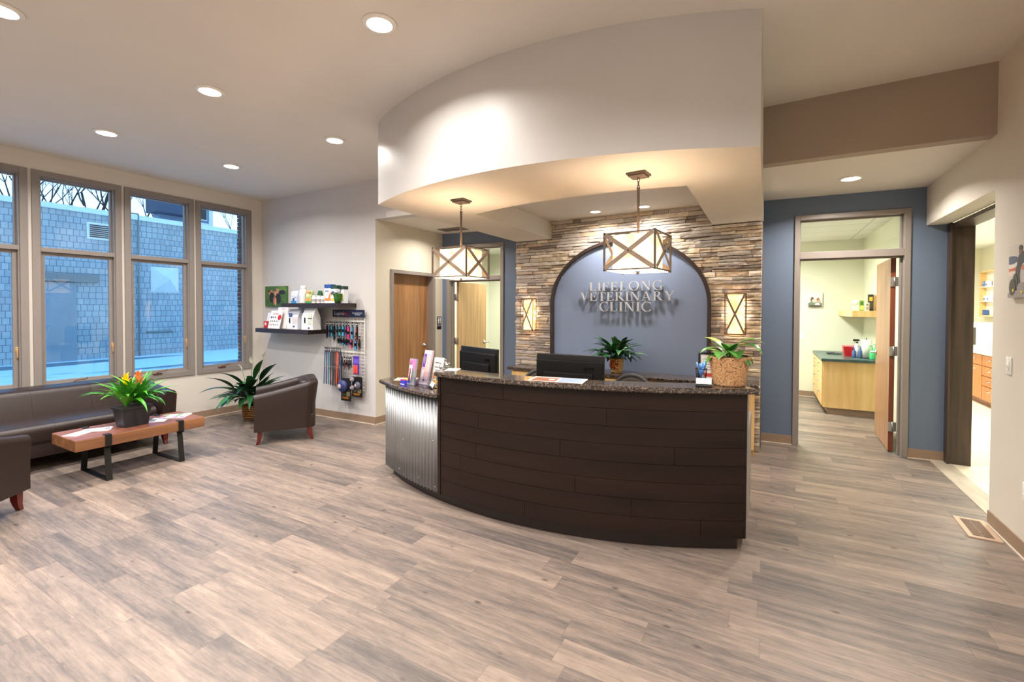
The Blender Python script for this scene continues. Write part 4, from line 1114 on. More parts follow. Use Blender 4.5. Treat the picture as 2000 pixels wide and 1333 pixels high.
# --- arrangement with copper bow on the back worktop
e = empty('peace_lily', (-1.575, 5.42, .78), label='bushy peace lily with copper bow in a gold basket on the back worktop', cat='potted plant')
m = MB(); m.lathe([(.062, 0), (.07, .03), (.082, .14), (.088, .17), (.08, .172), (.072, .15)], 28); m.build('basket', 'basket_gold', e)
MB().lathe([(.0, .15), (.076, .15)], 20, cap=False).build('soil', 'soil', e)
m = MB()
for k in range(95):
    az = rl.uniform(0, 2*PI); el = rl.uniform(.55, 1.5); L = rl.uniform(.30, .46)
    if math.sin(az) > .2: L *= .6
    leaf(m, (rl.uniform(-.05, .05), rl.uniform(-.03, .03), .15), az, L, rl.uniform(.03, .044), el, rl.uniform(.9, 2.1), rl.choice([(30, 74, 40), (44, 98, 52), (24, 58, 34), (70, 124, 70), (110, 150, 100)]), stem=.3, n=10)
m.build('foliage', 'leaf', e)
m = MB(); bc_ = [(176, 84, 40), (214, 120, 66), (140, 60, 28)]
for k in range(8):
    az = -PI/2+rl.uniform(-1.9, 1.9); pts = []
    for i in range(9):
        t = PI*i/8; r_ = .055*math.sin(t); pts.append(Vector((math.cos(az)*r_*.9+.0, -.088-abs(math.sin(az))*.015-.02*math.sin(t), .125+.045*math.sin(2*t)*(1 if k % 2 else -1)+.02*math.cos(az))))
    m.tube(pts, .006, 5, rl.choice(bc_))
for dx in (-.03, .0, .03): m.tube([(0, -.1, .12), (dx*.6, -.105, .08), (dx*1.4, -.09, .04)], [.008, .01, .006], 5, rl.choice(bc_))
m.sphere((0, -.1, .125), .02, 10, 8, bc_[0]); m.build('bow', attr_mat('ribbon', .25, .2, 60, .2, metal=.4), e)
# --- dieffenbachia in cork pot on the raised countertop
e = empty('dieffenbachia', (-.212, 3.285, 1.0565), label='variegated green plant in a large cork pot on the right end of the countertop', cat='potted plant')
m = MB(); m.lathe([(.092, 0), (.095, .008), (.126, .178), (.128, .186), (.114, .186), (.108, .16)], 40); m.build('cork_pot', 'cork', e)
MB().lathe([(.0, .165), (.112, .165)], 24, cap=False).build('soil', 'soil', e)
m = MB(); dk_, lt_ = (58, 118, 46), (196, 214, 120)
spec = [(3.0, .21, .050, .85, 1.7), (3.5, .20, .048, 1.1, 2.0), (2.4, .20, .044, 1.2, 1.7), (-.3, .26, .058, 1.45, 2.7), (.0, .27, .052, 1.55, 2.3), (-1.2, .19, .052, 1.1, 2.2), (-1.9, .18, .050, 1.0, 2.1), (-1.5, .22, .05, 1.4, 2.0), (2.8, .24, .045, 1.35, 1.6),
        (-2.6, .17, .036, .7, 2.1), (1.2, .16, .034, 1.0, 2.0), (-.6, .16, .034, .5, 1.7), (.6, .18, .034, .6, 1.9), (-1.55, .12, .038, .5, 1.8), (3.9, .13, .034, .6, 1.9)]
for az, L, w_, el, dr in spec:
    v_ = az in (-.3, .0, 3.0) or L > .23
    leaf(m, (math.cos(az)*.015, math.sin(az)*.015, .17), az, L, w_, el, dr, dk_ if not v_ else (96, 160, 60), lt_ if v_ else (92, 150, 66), stem=.2, n=12, wpos=.45, fold=.2)
m.tube([(0, 0, .16), (.005, 0, .22), (.0, .0, .25)], .008, 8, (90, 120, 50)); m.build('foliage', 'leaf', e)

# ================================================================== COUNTER ITEMS
CT = 1.0565; LT = .8835
# pen cup with blue pens, frame, card holder
pc = (-.375, 3.245)
m = MB(); n = 20
for k in range(n):
    a = 2*PI*k/n; m.cyl((.026*math.cos(a), .026*math.sin(a), 0), (.036*math.cos(a), .036*math.sin(a), .098), .0009, 4)
    m.cyl((.036*math.cos(a), .036*math.sin(a), .098), (.026*math.cos(a+.7), .026*math.sin(a+.7), 0), .0007, 4)
m.lathe([(.0, 0), (.028, 0), (.028, .003)], 20); m.lathe([(.036, .095), (.0385, .097), (.036, .1)], 20, cap=False)
cup = empty('pen_cup', (pc[0], pc[1], CT), label='dark wire mesh pen cup holding blue pens on the countertop', cat='pen cup'); m.build('mesh_body', 'black_metal', cup)
rp = random.Random(8)
for k in range(9):
    a = rp.uniform(0, 2*PI); t1 = rp.uniform(.018, .034); b0 = Vector((-math.cos(a)*.012, -math.sin(a)*.012, .005)); b1 = Vector((math.cos(a)*t1*1.15, math.sin(a)*t1*1.15, rp.uniform(.128, .15)))
    M_ = Matrix.Translation((pc[0], pc[1], CT)) @ Matrix.Identity(4)
    pe = empty('pen', (pc[0]+b0.x, pc[1]+b0.y, CT+b0.z), label='translucent blue ballpoint pen standing in the mesh cup', cat='pen', group='blue pens in the mesh cup')
    d = b1-b0; MB().cyl((0, 0, 0), d*.72, .0042, 8).build('barrel', mat('pen_blue', (64, 120, 200), .25, var=0), pe)
    MB().cyl(d*.72, d, .005, 8).build('cap', mat('pen_blue_light', (110, 168, 232), .25, var=0), pe)
e = empty('picture_frame', (-.33, 3.375, CT), R(6), label='black framed notice standing behind the pen cup', cat='picture frame')
Mf = Matrix.Rotation(R(-10), 4, 'X'); m = MB(); w_, h_ = .16, .195
for (x0_, x1_, z0_, z1_) in ((-w_/2, -w_/2+.014, 0, h_), (w_/2-.014, w_/2, 0, h_), (-w_/2+.014, w_/2-.014, 0, .014), (-w_/2+.014, w_/2-.014, h_-.014, h_)): m.box(x0_, x1_, -.006, .008, z0_, z1_, M=Mf)
m.build('frame', 'black_plastic', e)
m = MB(); m.box(-w_/2+.013, w_/2-.013, -.001, .004, .013, h_-.013, (228, 226, 226), M=Mf); m.box(-.045, .04, -.0015, -.001, .03, .055, (196, 70, 60), M=Mf)
for k in range(5): m.box(-.05, .05-(k % 2)*.02, -.0015, -.001, .075+k*.018, .081+k*.018, (150, 156, 170), M=Mf)
m.build('print', 'print', e)
m = MB(); m.box(-.02, .02, .0, .07, 0, .004); m.build('easel_foot', 'black_plastic', e)
def card_holder(x, y, z, rz, lab, n=6):
    e = empty('card_holder', (x, y, z), rz, label=lab, cat='card holder', group='business card holders')
    Mh = Matrix.Rotation(R(-32), 4, 'X')
    m = MB(); m.box(-.048, .048, -.012, .002, 0, .006); m.box(-.048, .048, 0, .004, 0, .05, M=Mh); m.box(-.048, .048, -.012, -.010, .0, .014, M=Mh); m.box(-.03, .03, .02, .045, 0, .003)
    m.build('stand', 'black_plastic', e)
    m = MB(); m.box(-.045, .045, -.0105, -.0005, .004, .054, (240, 240, 238), M=Mh)
    pts = []
    for i in range(41):
        t = 2*PI*i/40; k = 1/(1+math.sin(t)**2); pts.append(Mh @ Vector((.024*math.cos(t)*k, -.0108, .034+.024*math.sin(t)*math.cos(t)*k)))
    m.tube(pts, .0009, 4, (60, 60, 62)); m.box(-.024, .024, -.0112, -.0105, .013, .0155, (80, 80, 84), M=Mh)
    m.build('cards', 'print', e)
card_holder(-.345, 3.115, CT, R(6), 'white business cards with a looped logo in a holder before the pen cup')
card_holder(-2.425, 2.975, LT, R(-38), 'white business cards in a small holder on the low left countertop')
# placemat-like printed sheets on the counter
m = MB(); m.box(-.19, .19, -.1, .1, 0, .0012, (226, 214, 206)); m.box(-.17, .0, -.09, .05, .0012, .0016, (150, 96, 76)); m.box(.01, .18, -.09, .09, .0012, .0016, (140, 158, 208)); m.box(-.17, .0, .06, .075, .0012, .0016, (90, 80, 78)); m.box(-.06, -.02, -.03, .0, .0016, .002, (236, 230, 226))
thing(m, 'desk_mat', 'print', 'flat printed sheet, half brown picture half blue, on the raised countertop', 'paper', (-1.255, 2.905, CT), R(9))
# brochures / toothbrush packs in acrylic holders at the left end
def pack(x, y, z, w_, h_, d_, cols, rz, tilt, lab, name='toothbrush_pack', cat='package'):
    e = empty(name, (x, y, z+.0005+d_*math.sin(R(-tilt))), rz, label=lab, cat=cat, group='packs and leaflets on the low countertop')
    Mp = Matrix.Rotation(R(tilt), 4, 'X')
    m = MB(); m.box(-w_/2, w_/2, 0, d_, 0, h_, cols[0], M=Mp)
    m.build('card', 'print', e)
    m = MB(); z_ = 0
    for (fx0, fx1, fz0, fz1, c) in cols[1:]: m.box(-w_/2+w_*fx0, -w_/2+w_*fx1, -.0012, 0, h_*fz0, h_*fz1, c, M=Mp)
    m.build('artwork', 'print', e)
    return e, Mp
e, Mp = pack(-2.675, 3.005, LT, .10, .225, .018, [(150, 146, 158), (.05, .95, .62, .97, (206, 120, 176)), (.1, .5, .66, .9, (238, 196, 222)), (.05, .4, .05, .2, (60, 70, 190)), (.1, .45, .25, .6, (60, 52, 74)), (.55, .9, .1, .55, (126, 140, 122))], R(-16), -8, 'pink and grey toothbrush pack in the clear stand, nearest the left end')
for dx in (-.022, .004):
    m = MB(); m.tube([Mp @ Vector((dx, -.008, .03)), Mp @ Vector((dx+.006, -.01, .15))], .005, 6, (226, 110, 130) if dx < 0 else (235, 235, 240)); m.box(dx+.002, dx+.012, -.016, -.006, .14, .17, (240, 240, 240), M=Mp); m.build('toothbrush', 'print', e)
e2_, _ = pack(-2.60, 3.075, LT, .105, .30, .018, [(196, 170, 184), (.06, .38, .5, .88, (92, 58, 150)), (.44, .92, .2, .8, (222, 176, 168)), (.1, .9, .9, .97, (214, 204, 214)), (.1, .4, .08, .4, (232, 220, 226)), (.14, .3, .6, .8, (220, 210, 236))], R(-12), -14, 'tall lilac and purple pet dental pack leaning behind the pink one')
e3_, _ = pack(-2.50, 3.13, LT, .12, .235, .012, [(240, 238, 234), (.2, .8, .78, .82, (110, 110, 116)), (.2, .7, .62, .66, (120, 120, 126)), (.15, .85, .04, .16, (238, 178, 48)), (.1, .6, .2, .42, (214, 160, 110)), (.5, .9, .18, .4, (70, 150, 80)), (.3, .75, .5, .55, (150, 150, 156))], R(-10), -10, 'white leaflet with green and orange print beside the glass jar', 'leaflet')
m = MB()
for x0_, x1_ in ((-.16, -.155), (.155, .16), (-.0025, .0025)): m.box(x0_, x1_, -.04, .05, .0, .075)
m.box(-.16, .16, -.04, -.037, 0, .075); m.box(-.16, .16, -.04, .05, 0, .003); m.box(-.16, .16, .047, .05, 0, .12)
thing(m, 'brochure_holder', 'clear_plastic', 'clear acrylic leaflet holder at the left end of the desk', 'leaflet holder', (-2.60, 3.03, LT), R(-14))
m = MB(); m.box(-.03, .03, -.012, .012, 0, .05, (56, 62, 190)); m.box(-.03, .03, -.013, -.012, .012, .02, (200, 205, 240)); m.box(-.03, .03, -.013, .013, .05, .056, (226, 60, 130))
thing(m, 'small_box', 'print', 'small blue box with pink edge in front of the pink pack', 'box', (-2.70, 2.95, LT), R(-16))
m = MB(); m.box(-.07, .07, -.10, .10, 0, .003, (226, 210, 190)); m.box(-.055, .055, -.03, .07, .003, .0035, (232, 216, 60)); m.box(-.055, .055, -.09, -.05, .003, .0035, (200, 160, 140))
thing(m, 'booklet', 'print', 'yellow and cream booklet lying flat on the low countertop', 'leaflet', (-2.93, 3.24, LT), R(-62))
# glass jar
e = empty('glass_jar', (-2.345, 3.07, LT), label='clear round glass jar with lid beside the raised countertop end', cat='jar')
m = MB(); m.lathe([(.055, 0), (.075, .01), (.082, .05), (.080, .10), (.062, .14), (.048, .155), (.048, .165)], 28, cap=False); m.lathe([(0, .002), (.055, .002)], 28, cap=False); m.build('bowl', 'clear_glass', e)
m = MB(); m.lathe([(.056, .165), (.058, .17), (.056, .19), (.03, .205), (.012, .21), (.012, .22), (.018, .232), (.0, .24)], 28); m.build('lid', 'clear_glass', e)
m = MB(); m.lathe([(.05, .158), (.054, .162), (.05, .168)], 28, cap=False); m.build('rim_band', 'chrome', e)
# paper behind ledge
m = MB(); m.box(-.05, .05, -.07, .07, 0, .001, (238, 236, 230)); 
thing(m, 'paper_sheet', 'print', 'small white paper at the left tip of the raised countertop', 'paper', (-2.19, 2.96, CT), R(20))

# ================================================================== SHELVES ON THE BACK WALL
def shelf(x0_, x1_, y0_, y1_, z0_, z1_, lab):
    m = MB().box(x0_, x1_, y0_, y1_, z0_, z1_); o = thing(m, 'floating_shelf', 'espresso_shelf', lab, 'shelf', group='dark floating shelves', bevel=.002); return o
shelf(-6.01, -4.845, 4.068, 4.375, 1.552, 1.608, 'upper dark floating shelf with bottles, boxes and a small potted plant')
shelf(-6.60, -5.415, 4.055, 4.36, 1.182, 1.243, 'lower dark floating shelf with food bags and red catalogues')
US, LS = 1.6085, 1.2435
# canvas with dogs, hangs behind the left end of the upper shelf
def canvas(name, w_, h_, d_, blobs, bgc, lab, loc, rz, group=None):
    e = empty(name, loc, rz, label=lab, cat='picture', group=group)
    MB().box(-w_/2, w_/2, -d_, 0, -h_/2, h_/2, bgc).build('canvas', 'print', e)
    m = MB(); k = 0
    for (x, z, rx_, rz_, c) in blobs:
        k += 1; pts = [(x*w_+rx_*w_*math.cos(2*PI*i/16), z*h_+rz_*h_*math.sin(2*PI*i/16)) for i in range(16)]
        pts = [(max(-w_/2, min(w_/2, a)), max(-h_/2, min(h_/2, b_))) for a, b_ in pts]
        m.prism(pts, -d_-.0004*k, -d_, c, axis='y')
    m.build('artwork', 'print', e); return e
ddog = [(-.1, -.3, .5, .2, (60, 92, 44)), (.3, .3, .25, .2, (96, 130, 56)), (-.3, .3, .2, .15, (64, 104, 50)), (-.22, .18, .12, .14, (176, 118, 84)), (-.18, -.05, .11, .26, (40, 34, 34)), (-.05, -.2, .07, .2, (150, 98, 70)), (.06, .18, .13, .2, (190, 134, 98)),
        (.12, -.1, .12, .26, (44, 36, 34)), (.3, .2, .16, .1, (46, 40, 42)), (0, -.25, .04, .2, (210, 150, 110)), (-.3, .25, .05, .05, (60, 40, 34)), (.0, .3, .05, .05, (90, 60, 48))]
canvas('canvas_print', .50, .31, .03, ddog, (70, 104, 50), 'canvas photo of dogs on green grass left of the upper shelf', (-6.50, 4.342, 1.715), math.atan2(.065, 2.36))
def bottle(x, r_, h_, body, cap_, band, lab, name='bottle', group='bottles on the upper shelf', y=4.17):
    e = empty(name, (x, y, US), label=lab, cat='bottle', group=group)
    hc = .2*h_
    MB().lathe([(r_*.95, 0), (r_, .005), (r_, h_-hc-.01), (r_*.8, h_-hc), (r_*.7, h_-hc+.002)], 20).build('body', body, e)
    MB().lathe([(r_*.82, h_-hc+.001), (r_*.86, h_-hc+.006), (r_*.86, h_-.003), (r_*.8, h_)], 20).build('cap', cap_, e)
    MB().lathe([(r_*1.01, h_*.2), (r_*1.01, h_*.55)], 20, cap=False).build('label_band', band, e)
    return e
mat('lbl_grey', (168, 160, 160), .5, var=.1, scale=60); mat('lbl_pale', (212, 220, 222), .5, var=.08, scale=60); mat('lbl_green', (130, 170, 120), .5, var=.1, scale=60)
bottle(-5.66, .045, .245, 'white_plastic', 'white_plastic', 'lbl_pale', 'tall white bottle with white cap, the tallest on the upper shelf')
bottle(-5.745, .028, .19, 'white_plastic', 'white_plastic', 'lbl_pale', 'slim white spray bottle left of the tallest white bottle', y=4.20)
bottle(-5.43, .036, .108, 'white_plastic', 'white_plastic', 'lbl_grey', 'short white pill bottle, left one of the row of three')
bottle(-5.335, .036, .104, 'white_plastic', 'white_plastic', 'lbl_grey', 'short white pill bottle, middle one of the row of three')
bottle(-5.25, .034, .098, 'white_plastic', 'white_plastic', 'lbl_grey', 'short white pill bottle, right one of the row of three')
def pouch(name, x, y, z, w_, h_, d_, basec, art, lab, group, rz=0, top=.55, cat='bag'):
    """gusseted pouch: full at the base, pinched towards the top seam"""
    e = empty(name, (x, y, z), rz, label=lab, cat=cat, group=group)
    m = MB(); n = 7; vs = []
    for i in range(n+1):
        t = i/n; dd = d_/2*(1-.08*t) if t < top else d_/2*(.92*(1-(t-top)/(1-top))+.03); ww = w_/2*(1-.05*math.sin(PI*t))
        vs += [(-ww, -dd, t*h_), (ww, -dd, t*h_), (ww*1.0, 0, t*h_), (ww, dd, t*h_), (-ww, dd, t*h_), (-ww*1.0, 0, t*h_)]
    m.add(vs, [(i*6+k, i*6+(k+1) % 6, (i+1)*6+(k+1) % 6, (i+1)*6+k) for i in range(n) for k in range(6)]+[(5, 4, 3, 2, 1, 0), tuple(n*6+k for k in range(6))], basec)
    m.build('bag_body', 'print', e)
    m = MB()
    for (fx0, fx1, fz0, fz1, c) in art:
        m.box(-w_/2*.94+w_*.94*fx0, -w_/2*.94+w_*.94*fx1, -d_/2-.002, -d_/2+.002, h_*fz0, h_*fz1, c)
    m.build('artwork', 'print', e); return e
GU = 'pouches on the upper shelf'
pouch('treat_pouch', -5.83, 4.17, US, .13, .175, .06, (204, 208, 226), [(.05, .95, .0, .2, (52, 130, 190)), (.3, .6, .2, .4, (60, 80, 110)), (.6, .9, .45, .5, (60, 60, 90)), (.1, .5, .6, .9, (226, 228, 240))], 'white and blue treat pouch at the left end of the upper shelf', GU)
pouch('treat_pouch', -5.545, 4.19, US, .12, .18, .06, (176, 190, 120), [(.0, 1, .0, .14, (70, 150, 80)), (.1, .8, .16, .38, (232, 150, 70)), (.2, .7, .5, .75, (226, 214, 170)), (.1, .9, .8, .95, (214, 160, 120))], 'green pouch with an orange label right of the tall white bottle', GU)
pouch('treat_pouch', -5.44, 4.27, US, .08, .175, .05, (48, 92, 48), [(.2, .8, .3, .6, (70, 120, 60))], 'dark green pouch behind the three pill bottles', GU)
def carton(x, w_, h_, c1_, c2_, lab, y=4.17):
    e = empty('treat_carton', (x, y, US), label=lab, cat='box', group='white pouches with coloured tops on the upper shelf')
    MB().box(-w_/2, w_/2, -.035, .035, 0, h_*.8, (226, 230, 236)).build('carton_body', 'print', e)
    MB().box(-w_/2-.002, w_/2+.002, -.036, .036, h_*.8, h_, c1_).build('header_card', 'print', e)
    m = MB(); m.box(-w_/2+.008, w_/2-.012, -.036, -.035, .03, h_*.26, c2_)
    m.prism([(w_/2-.02-.045, h_*.26), (w_/2-.015, h_*.26), (w_/2-.012, h_*.62), (w_/2-.03, h_*.55)], -.0362, -.035, c2_, axis='y')
    m.box(-w_/2+.012, w_/2-.05, -.036, -.035, h_*.6, h_*.68, (130, 140, 170)); m.build('artwork', 'print', e)
carton(-5.115, .135, .25, (48, 84, 150), (240, 140, 70), 'white carton with blue top and orange cat print on the upper shelf')
carton(-4.995, .115, .235, (40, 70, 60), (232, 200, 70), 'white carton with dark top and yellow print, middle of the three')
carton(-4.90, .09, .225, (44, 66, 58), (190, 196, 80), 'white carton with olive print partly behind the small green pot', y=4.21)
# small plant in green pot
e = empty('potted_orchid', (-4.91, 4.12, US), label='small drooping plant in a green foil pot at the right end of the upper shelf', cat='potted plant')
m = MB(); vs = []; n = 24
for z_, r_, w_ in ((0, .034, 0), (.06, .044, 0), (.10, .052, .004), (.12, .058, .010)):
    for k in range(n):
        a = 2*PI*k/n; rr_ = r_+w_*math.sin(6*a); vs.append((rr_*math.cos(a), rr_*math.sin(a), z_+w_*.6*math.cos(5*a)))
m.add(vs, [(i*n+k, i*n+(k+1) % n, (i+1)*n+(k+1) % n, (i+1)*n+k) for i in range(3) for k in range(n)]+[tuple(reversed(range(n)))], None, True)
m.build('pot', mat('green_foil', (52, 104, 36), .5, var=.1, scale=30), e)
m = MB()
leaf(m, (0, 0, .10), PI*.98, .16, .024, .9, 1.9, (52, 66, 44), n=9, stem=.1); leaf(m, (.01, 0, .10), .35, .14, .012, 1.05, .2, (96, 66, 52), n=7, stem=.2); leaf(m, (0, 0, .1), 2.6, .12, .02, 1.1, 1.8, (60, 84, 50), n=8, stem=.1)
m.tube([(0, 0, .1), (-.02, 0, .17), (-.06, 0, .2), (-.1, .0, .17)], .002, 5, (110, 90, 80)); m.build('foliage', 'leaf', e)
# lower shelf: catalogues and food bags
def catalog(x, y, rz, w_, h_, lab, rows_=True, tilt=-14, back=False):
    e = empty('catalogue', (x, y, LS), rz, label=lab, cat='catalogue', group='catalogues on the lower shelf'); Mp = Matrix.Rotation(R(tilt), 4, 'X')
    MB().box(-w_/2, w_/2, 0, .008, 0, h_, (240, 236, 234), M=Mp).build('pages', 'print', e)
    m = MB()
    if rows_:
        text_on(m, 'RedDingo', .034, -.01, -.0008, h_*.82, (206, 44, 40), .0004, M=Mp)
        rc_ = random.Random(2)
        for j, (zz, n_) in enumerate(((.62, 3), (.40, 5), (.2, 5))):
            for k in range(n_):
                c = rc_.choice([(60, 60, 70), (120, 110, 100), (40, 80, 90), (150, 90, 70), (180, 110, 60)]); cx_ = -w_/2+.04+k*(w_-.06)/5.0; r_ = .011+(.006 if j == 0 and k == 0 else 0)
                m.prism([(cx_+r_*math.cos(2*PI*i/12), h_*zz+r_*math.sin(2*PI*i/12)) for i in range(12)], -.0012, 0, c, M=Mp, axis='y')
                m.box(cx_-.002, cx_+.002, -.0012, 0, h_*zz+r_, h_*zz+r_+.008, (90, 90, 96), M=Mp)
    else:
        text_on(m, 'Catalog', .03, 0, -.0008, h_*.92, (206, 44, 40), .0004, M=Mp)
    m.build('cover_print', 'print', e)
    if rows_:
        m = MB(); m.prism([(w_/2-.045+.04*math.cos(2*PI*i/20), h_*.62+.04*math.sin(2*PI*i/20)) for i in range(20)], -.0016, 0, (210, 36, 34), M=Mp, axis='y'); m.build('red_circle', 'print', e)
catalog(-6.285, 4.13, 0, .27, .265, 'white catalogue cover with rows of round pet tags and red circle')
catalog(-6.21, 4.20, 0, .24, .31, 'white catalogue standing behind the pet tag catalogue', rows_=False, tilt=-8)
e = empty('leaflet_box', (-6.47, 4.17, LS), label='white leaflet box with red front at the left end of the lower shelf', cat='box')
Mq = Matrix.Rotation(R(-12), 4, 'X'); MB().box(-.07, .06, 0, .02, .06, .23, (232, 226, 232), M=Mq).build('leaflets', 'print', e); m = MB(); m.box(-.075, .03, -.02, .03, .0, .10, (196, 40, 40)); m.box(-.05, -.01, -.021, -.02, .04, .08, (236, 214, 214)); m.build('holder', 'print', e)
GL = 'pet food bags on the lower shelf'
pouch('pet_food_bag', -5.83, 4.17, LS, .24, .28, .12, (222, 222, 228), [(.05, .5, .05, .55, (238, 236, 238)), (.22, .36, .3, .56, (150, 128, 104)), (.55, .95, .3, .6, (214, 200, 204)), (.2, .5, .62, .8, (70, 84, 130)), (.6, .75, .1, .18, (70, 70, 100))], 'white pet food bag, left one on the lower shelf', GL, top=.6)
pouch('pet_food_bag', -5.645, 4.25, LS, .19, .275, .09, (208, 206, 220), [(.1, .9, .05, .2, (110, 160, 70)), (.4, .7, .25, .5, (170, 130, 130)), (.05, .4, .75, .9, (40, 44, 60))], 'lilac and green pet food bag standing behind, middle of the three', GL, top=.6)
pouch('pet_food_bag', -5.475, 4.15, LS, .24, .30, .13, (226, 226, 226), [(.05, .5, .05, .6, (240, 240, 240)), (.25, .38, .3, .56, (140, 130, 120)), (.58, .95, .25, .75, (202, 208, 190)), (.6, .95, .5, .54, (140, 170, 90)), (.6, .75, .05, .12, (110, 60, 120))], 'white pet food bag with olive stripe, right one on the lower shelf', GL, top=.6)
# ================================================================== PET ACCESSORY RACK
def rx(px): return -5.26+(px-654)*.01
def rz(py): return 1.42-(py-621)*.00685
RY = 4.375                                   # wall plane here
e = empty('display_rack', (-4.96, RY, 1.0), label='white wire display rack with navy header sign on the wall beside the shelves', cat='rack')
T = Matrix.Translation((4.96, -RY, -1.0))
m = MB(); m.box(rx(654), rx(714.5), RY-.045, RY-.03, rz(621), rz(606.5), (28, 34, 62), M=T); m.build('header_board', 'print', e)
m = MB(); TT = T @ Matrix.Translation((0, RY-.0452, 0))
text_on(m, 'Lupine', .075, rx(667.5), 0, rz(614), (206, 206, 214), .0006, M=TT); text_on(m, 'Pet', .075, rx(678.5), 0, rz(614), (196, 52, 62), .0006, M=TT)
text_on(m, 'Guaranteed even', .027, rx(702), 0, rz(612.5), (220, 222, 230), .0006, M=TT); text_on(m, 'if chewed', .024, rx(703), 0, rz(616), (220, 222, 230), .0006, M=TT)
pts = [TT @ Vector((rx(689)+.03*math.cos(a/10), 0, rz(614)+.03*math.sin(a/10))) for a in range(10, 52, 3)]
m.tube(pts, .003, 4, (170, 50, 60)); m.build('lettering', 'print', e)
m = MB(); y_ = RY-.02
for k in range(9): x_ = rx(656+k*7.2); m.cyl(T @ Vector((x_, y_, rz(765))), T @ Vector((x_, y_, rz(621))), .0022 if k not in (0, 8) else .004, 5)
for k in range(22): z_ = rz(623+k*6.7); m.cyl(T @ Vector((rx(656), y_-.002, z_)), T @ Vector((rx(713.6), y_-.002, z_)), .0018, 5)
for z_ in (rz(628), rz(629.5), rz(689), rz(691)): m.cyl(T @ Vector((rx(655), y_-.004, z_)), T @ Vector((rx(714), y_-.004, z_)), .004, 6)
m.build('wire_grid', 'white_paint', e)
RACK = e; RT = T
def hook(px, py, L=.12): 
    x_, z_ = rx(px), rz(py); MB().tube([RT @ Vector(p) for p in ((x_, y_, z_), (x_, y_-L, z_+.01), (x_, y_-L-.008, z_+.022))], .0025, 5).build('hook', 'chrome', RACK)
def dress(e_, hx, hy, hz): e_.location = (hx, hy, hz)
def collar(px, py, col, drop, lab, group, w=.02, depth=.11, kind='pet_collar', cat='pet collar', red=False):
    hook(px, py)
    x_, z_ = rx(px), rz(py)
    t = empty(kind, (x_, RY-.02-depth*.8, z_), 0, label=lab, cat=cat, group=group)
    m = MB(); m.box(-.014, .014, -.002, .002, -.062, .004, (44, 42, 48)); m.prism([(.008*math.cos(2*PI*i/10), -.022+.008*math.sin(2*PI*i/10)) for i in range(10)], -.003, .0, (226, 222, 214), axis='y'); m.build('hang_card', 'print', t)
    m = MB(); c2 = tuple(v*.6 for v in col)
    m.box(-w/2, w/2, -.012, -.008, -drop, -.055, col); m.box(-w/2, w/2, .008, .012, -drop*.96, -.055, c2)
    pts_ = []
    for i in range(9):
        a = PI*i/8; pts_.append((-.010*math.cos(a), -drop-.010*math.sin(a)))
    for i in range(8):
        a, b = pts_[i], pts_[i+1]; m.add([(-w/2, a[0], a[1]), (w/2, a[0], a[1]), (w/2, b[0], b[1]), (-w/2, b[0], b[1])], [(0, 1, 2, 3)], col)
    m.build('webbing', 'fabric', t)
    m = MB(); m.rbox(-w/2-.003, w/2+.003, -.018, -.006, -drop*.62-.02, -drop*.62+.02, .004); m.build('buckle', 'black_plastic', t)
    return t
names = {'navy': (36, 48, 90), 'teal': (40, 130, 150), 'sky': (70, 150, 200), 'brown': (84, 48, 38), 'black': (34, 30, 34), 'pink': (220, 70, 120), 'purple': (104, 60, 130), 'slate': (64, 100, 112), 'maroon': (104, 40, 40), 'orange': (214, 86, 44), 'aqua': (60, 160, 190)}
G1, G2 = 'collars on the top row of the rack', 'collars on the second row of the rack'
ordn = ['first', 'second', 'third', 'fourth', 'fifth', 'sixth', 'seventh', 'eighth', 'ninth', 'tenth']
row1 = [(650.5, 'black', .22), (656.5, 'navy', .20), (660.5, 'teal', .20), (665, 'black', .24), (671, 'slate', .19), (677, 'teal', .18), (683, 'aqua', .18), (688.5, 'purple', .19), (693, 'pink', .22), (700, 'sky', .22), (708.5, 'maroon', .24)]
ordn.append('last')
for i, (px, c, d) in enumerate(row1): collar(px, 631, names[c], d, '%s nylon collar, %s from the left in the top row of the rack' % (c, ordn[i]), G1, w=.026 if c in ('sky', 'teal', 'aqua', 'pink') else .02)
row2 = [(668, 'black', .10), (672.5, 'slate', .11), (677.5, 'teal', .12), (683, 'navy', .12), (687.5, 'purple', .11), (693, 'pink', .16), (701, 'sky', .18), (708, 'brown', .17)]
for i, (px, c, d) in enumerate(row2): collar(px, 658, names[c], d, '%s collar, %s from the left in the second row of the rack' % (c, ordn[i]), G2, w=.026 if c in ('sky', 'teal') else .02, depth=.05)
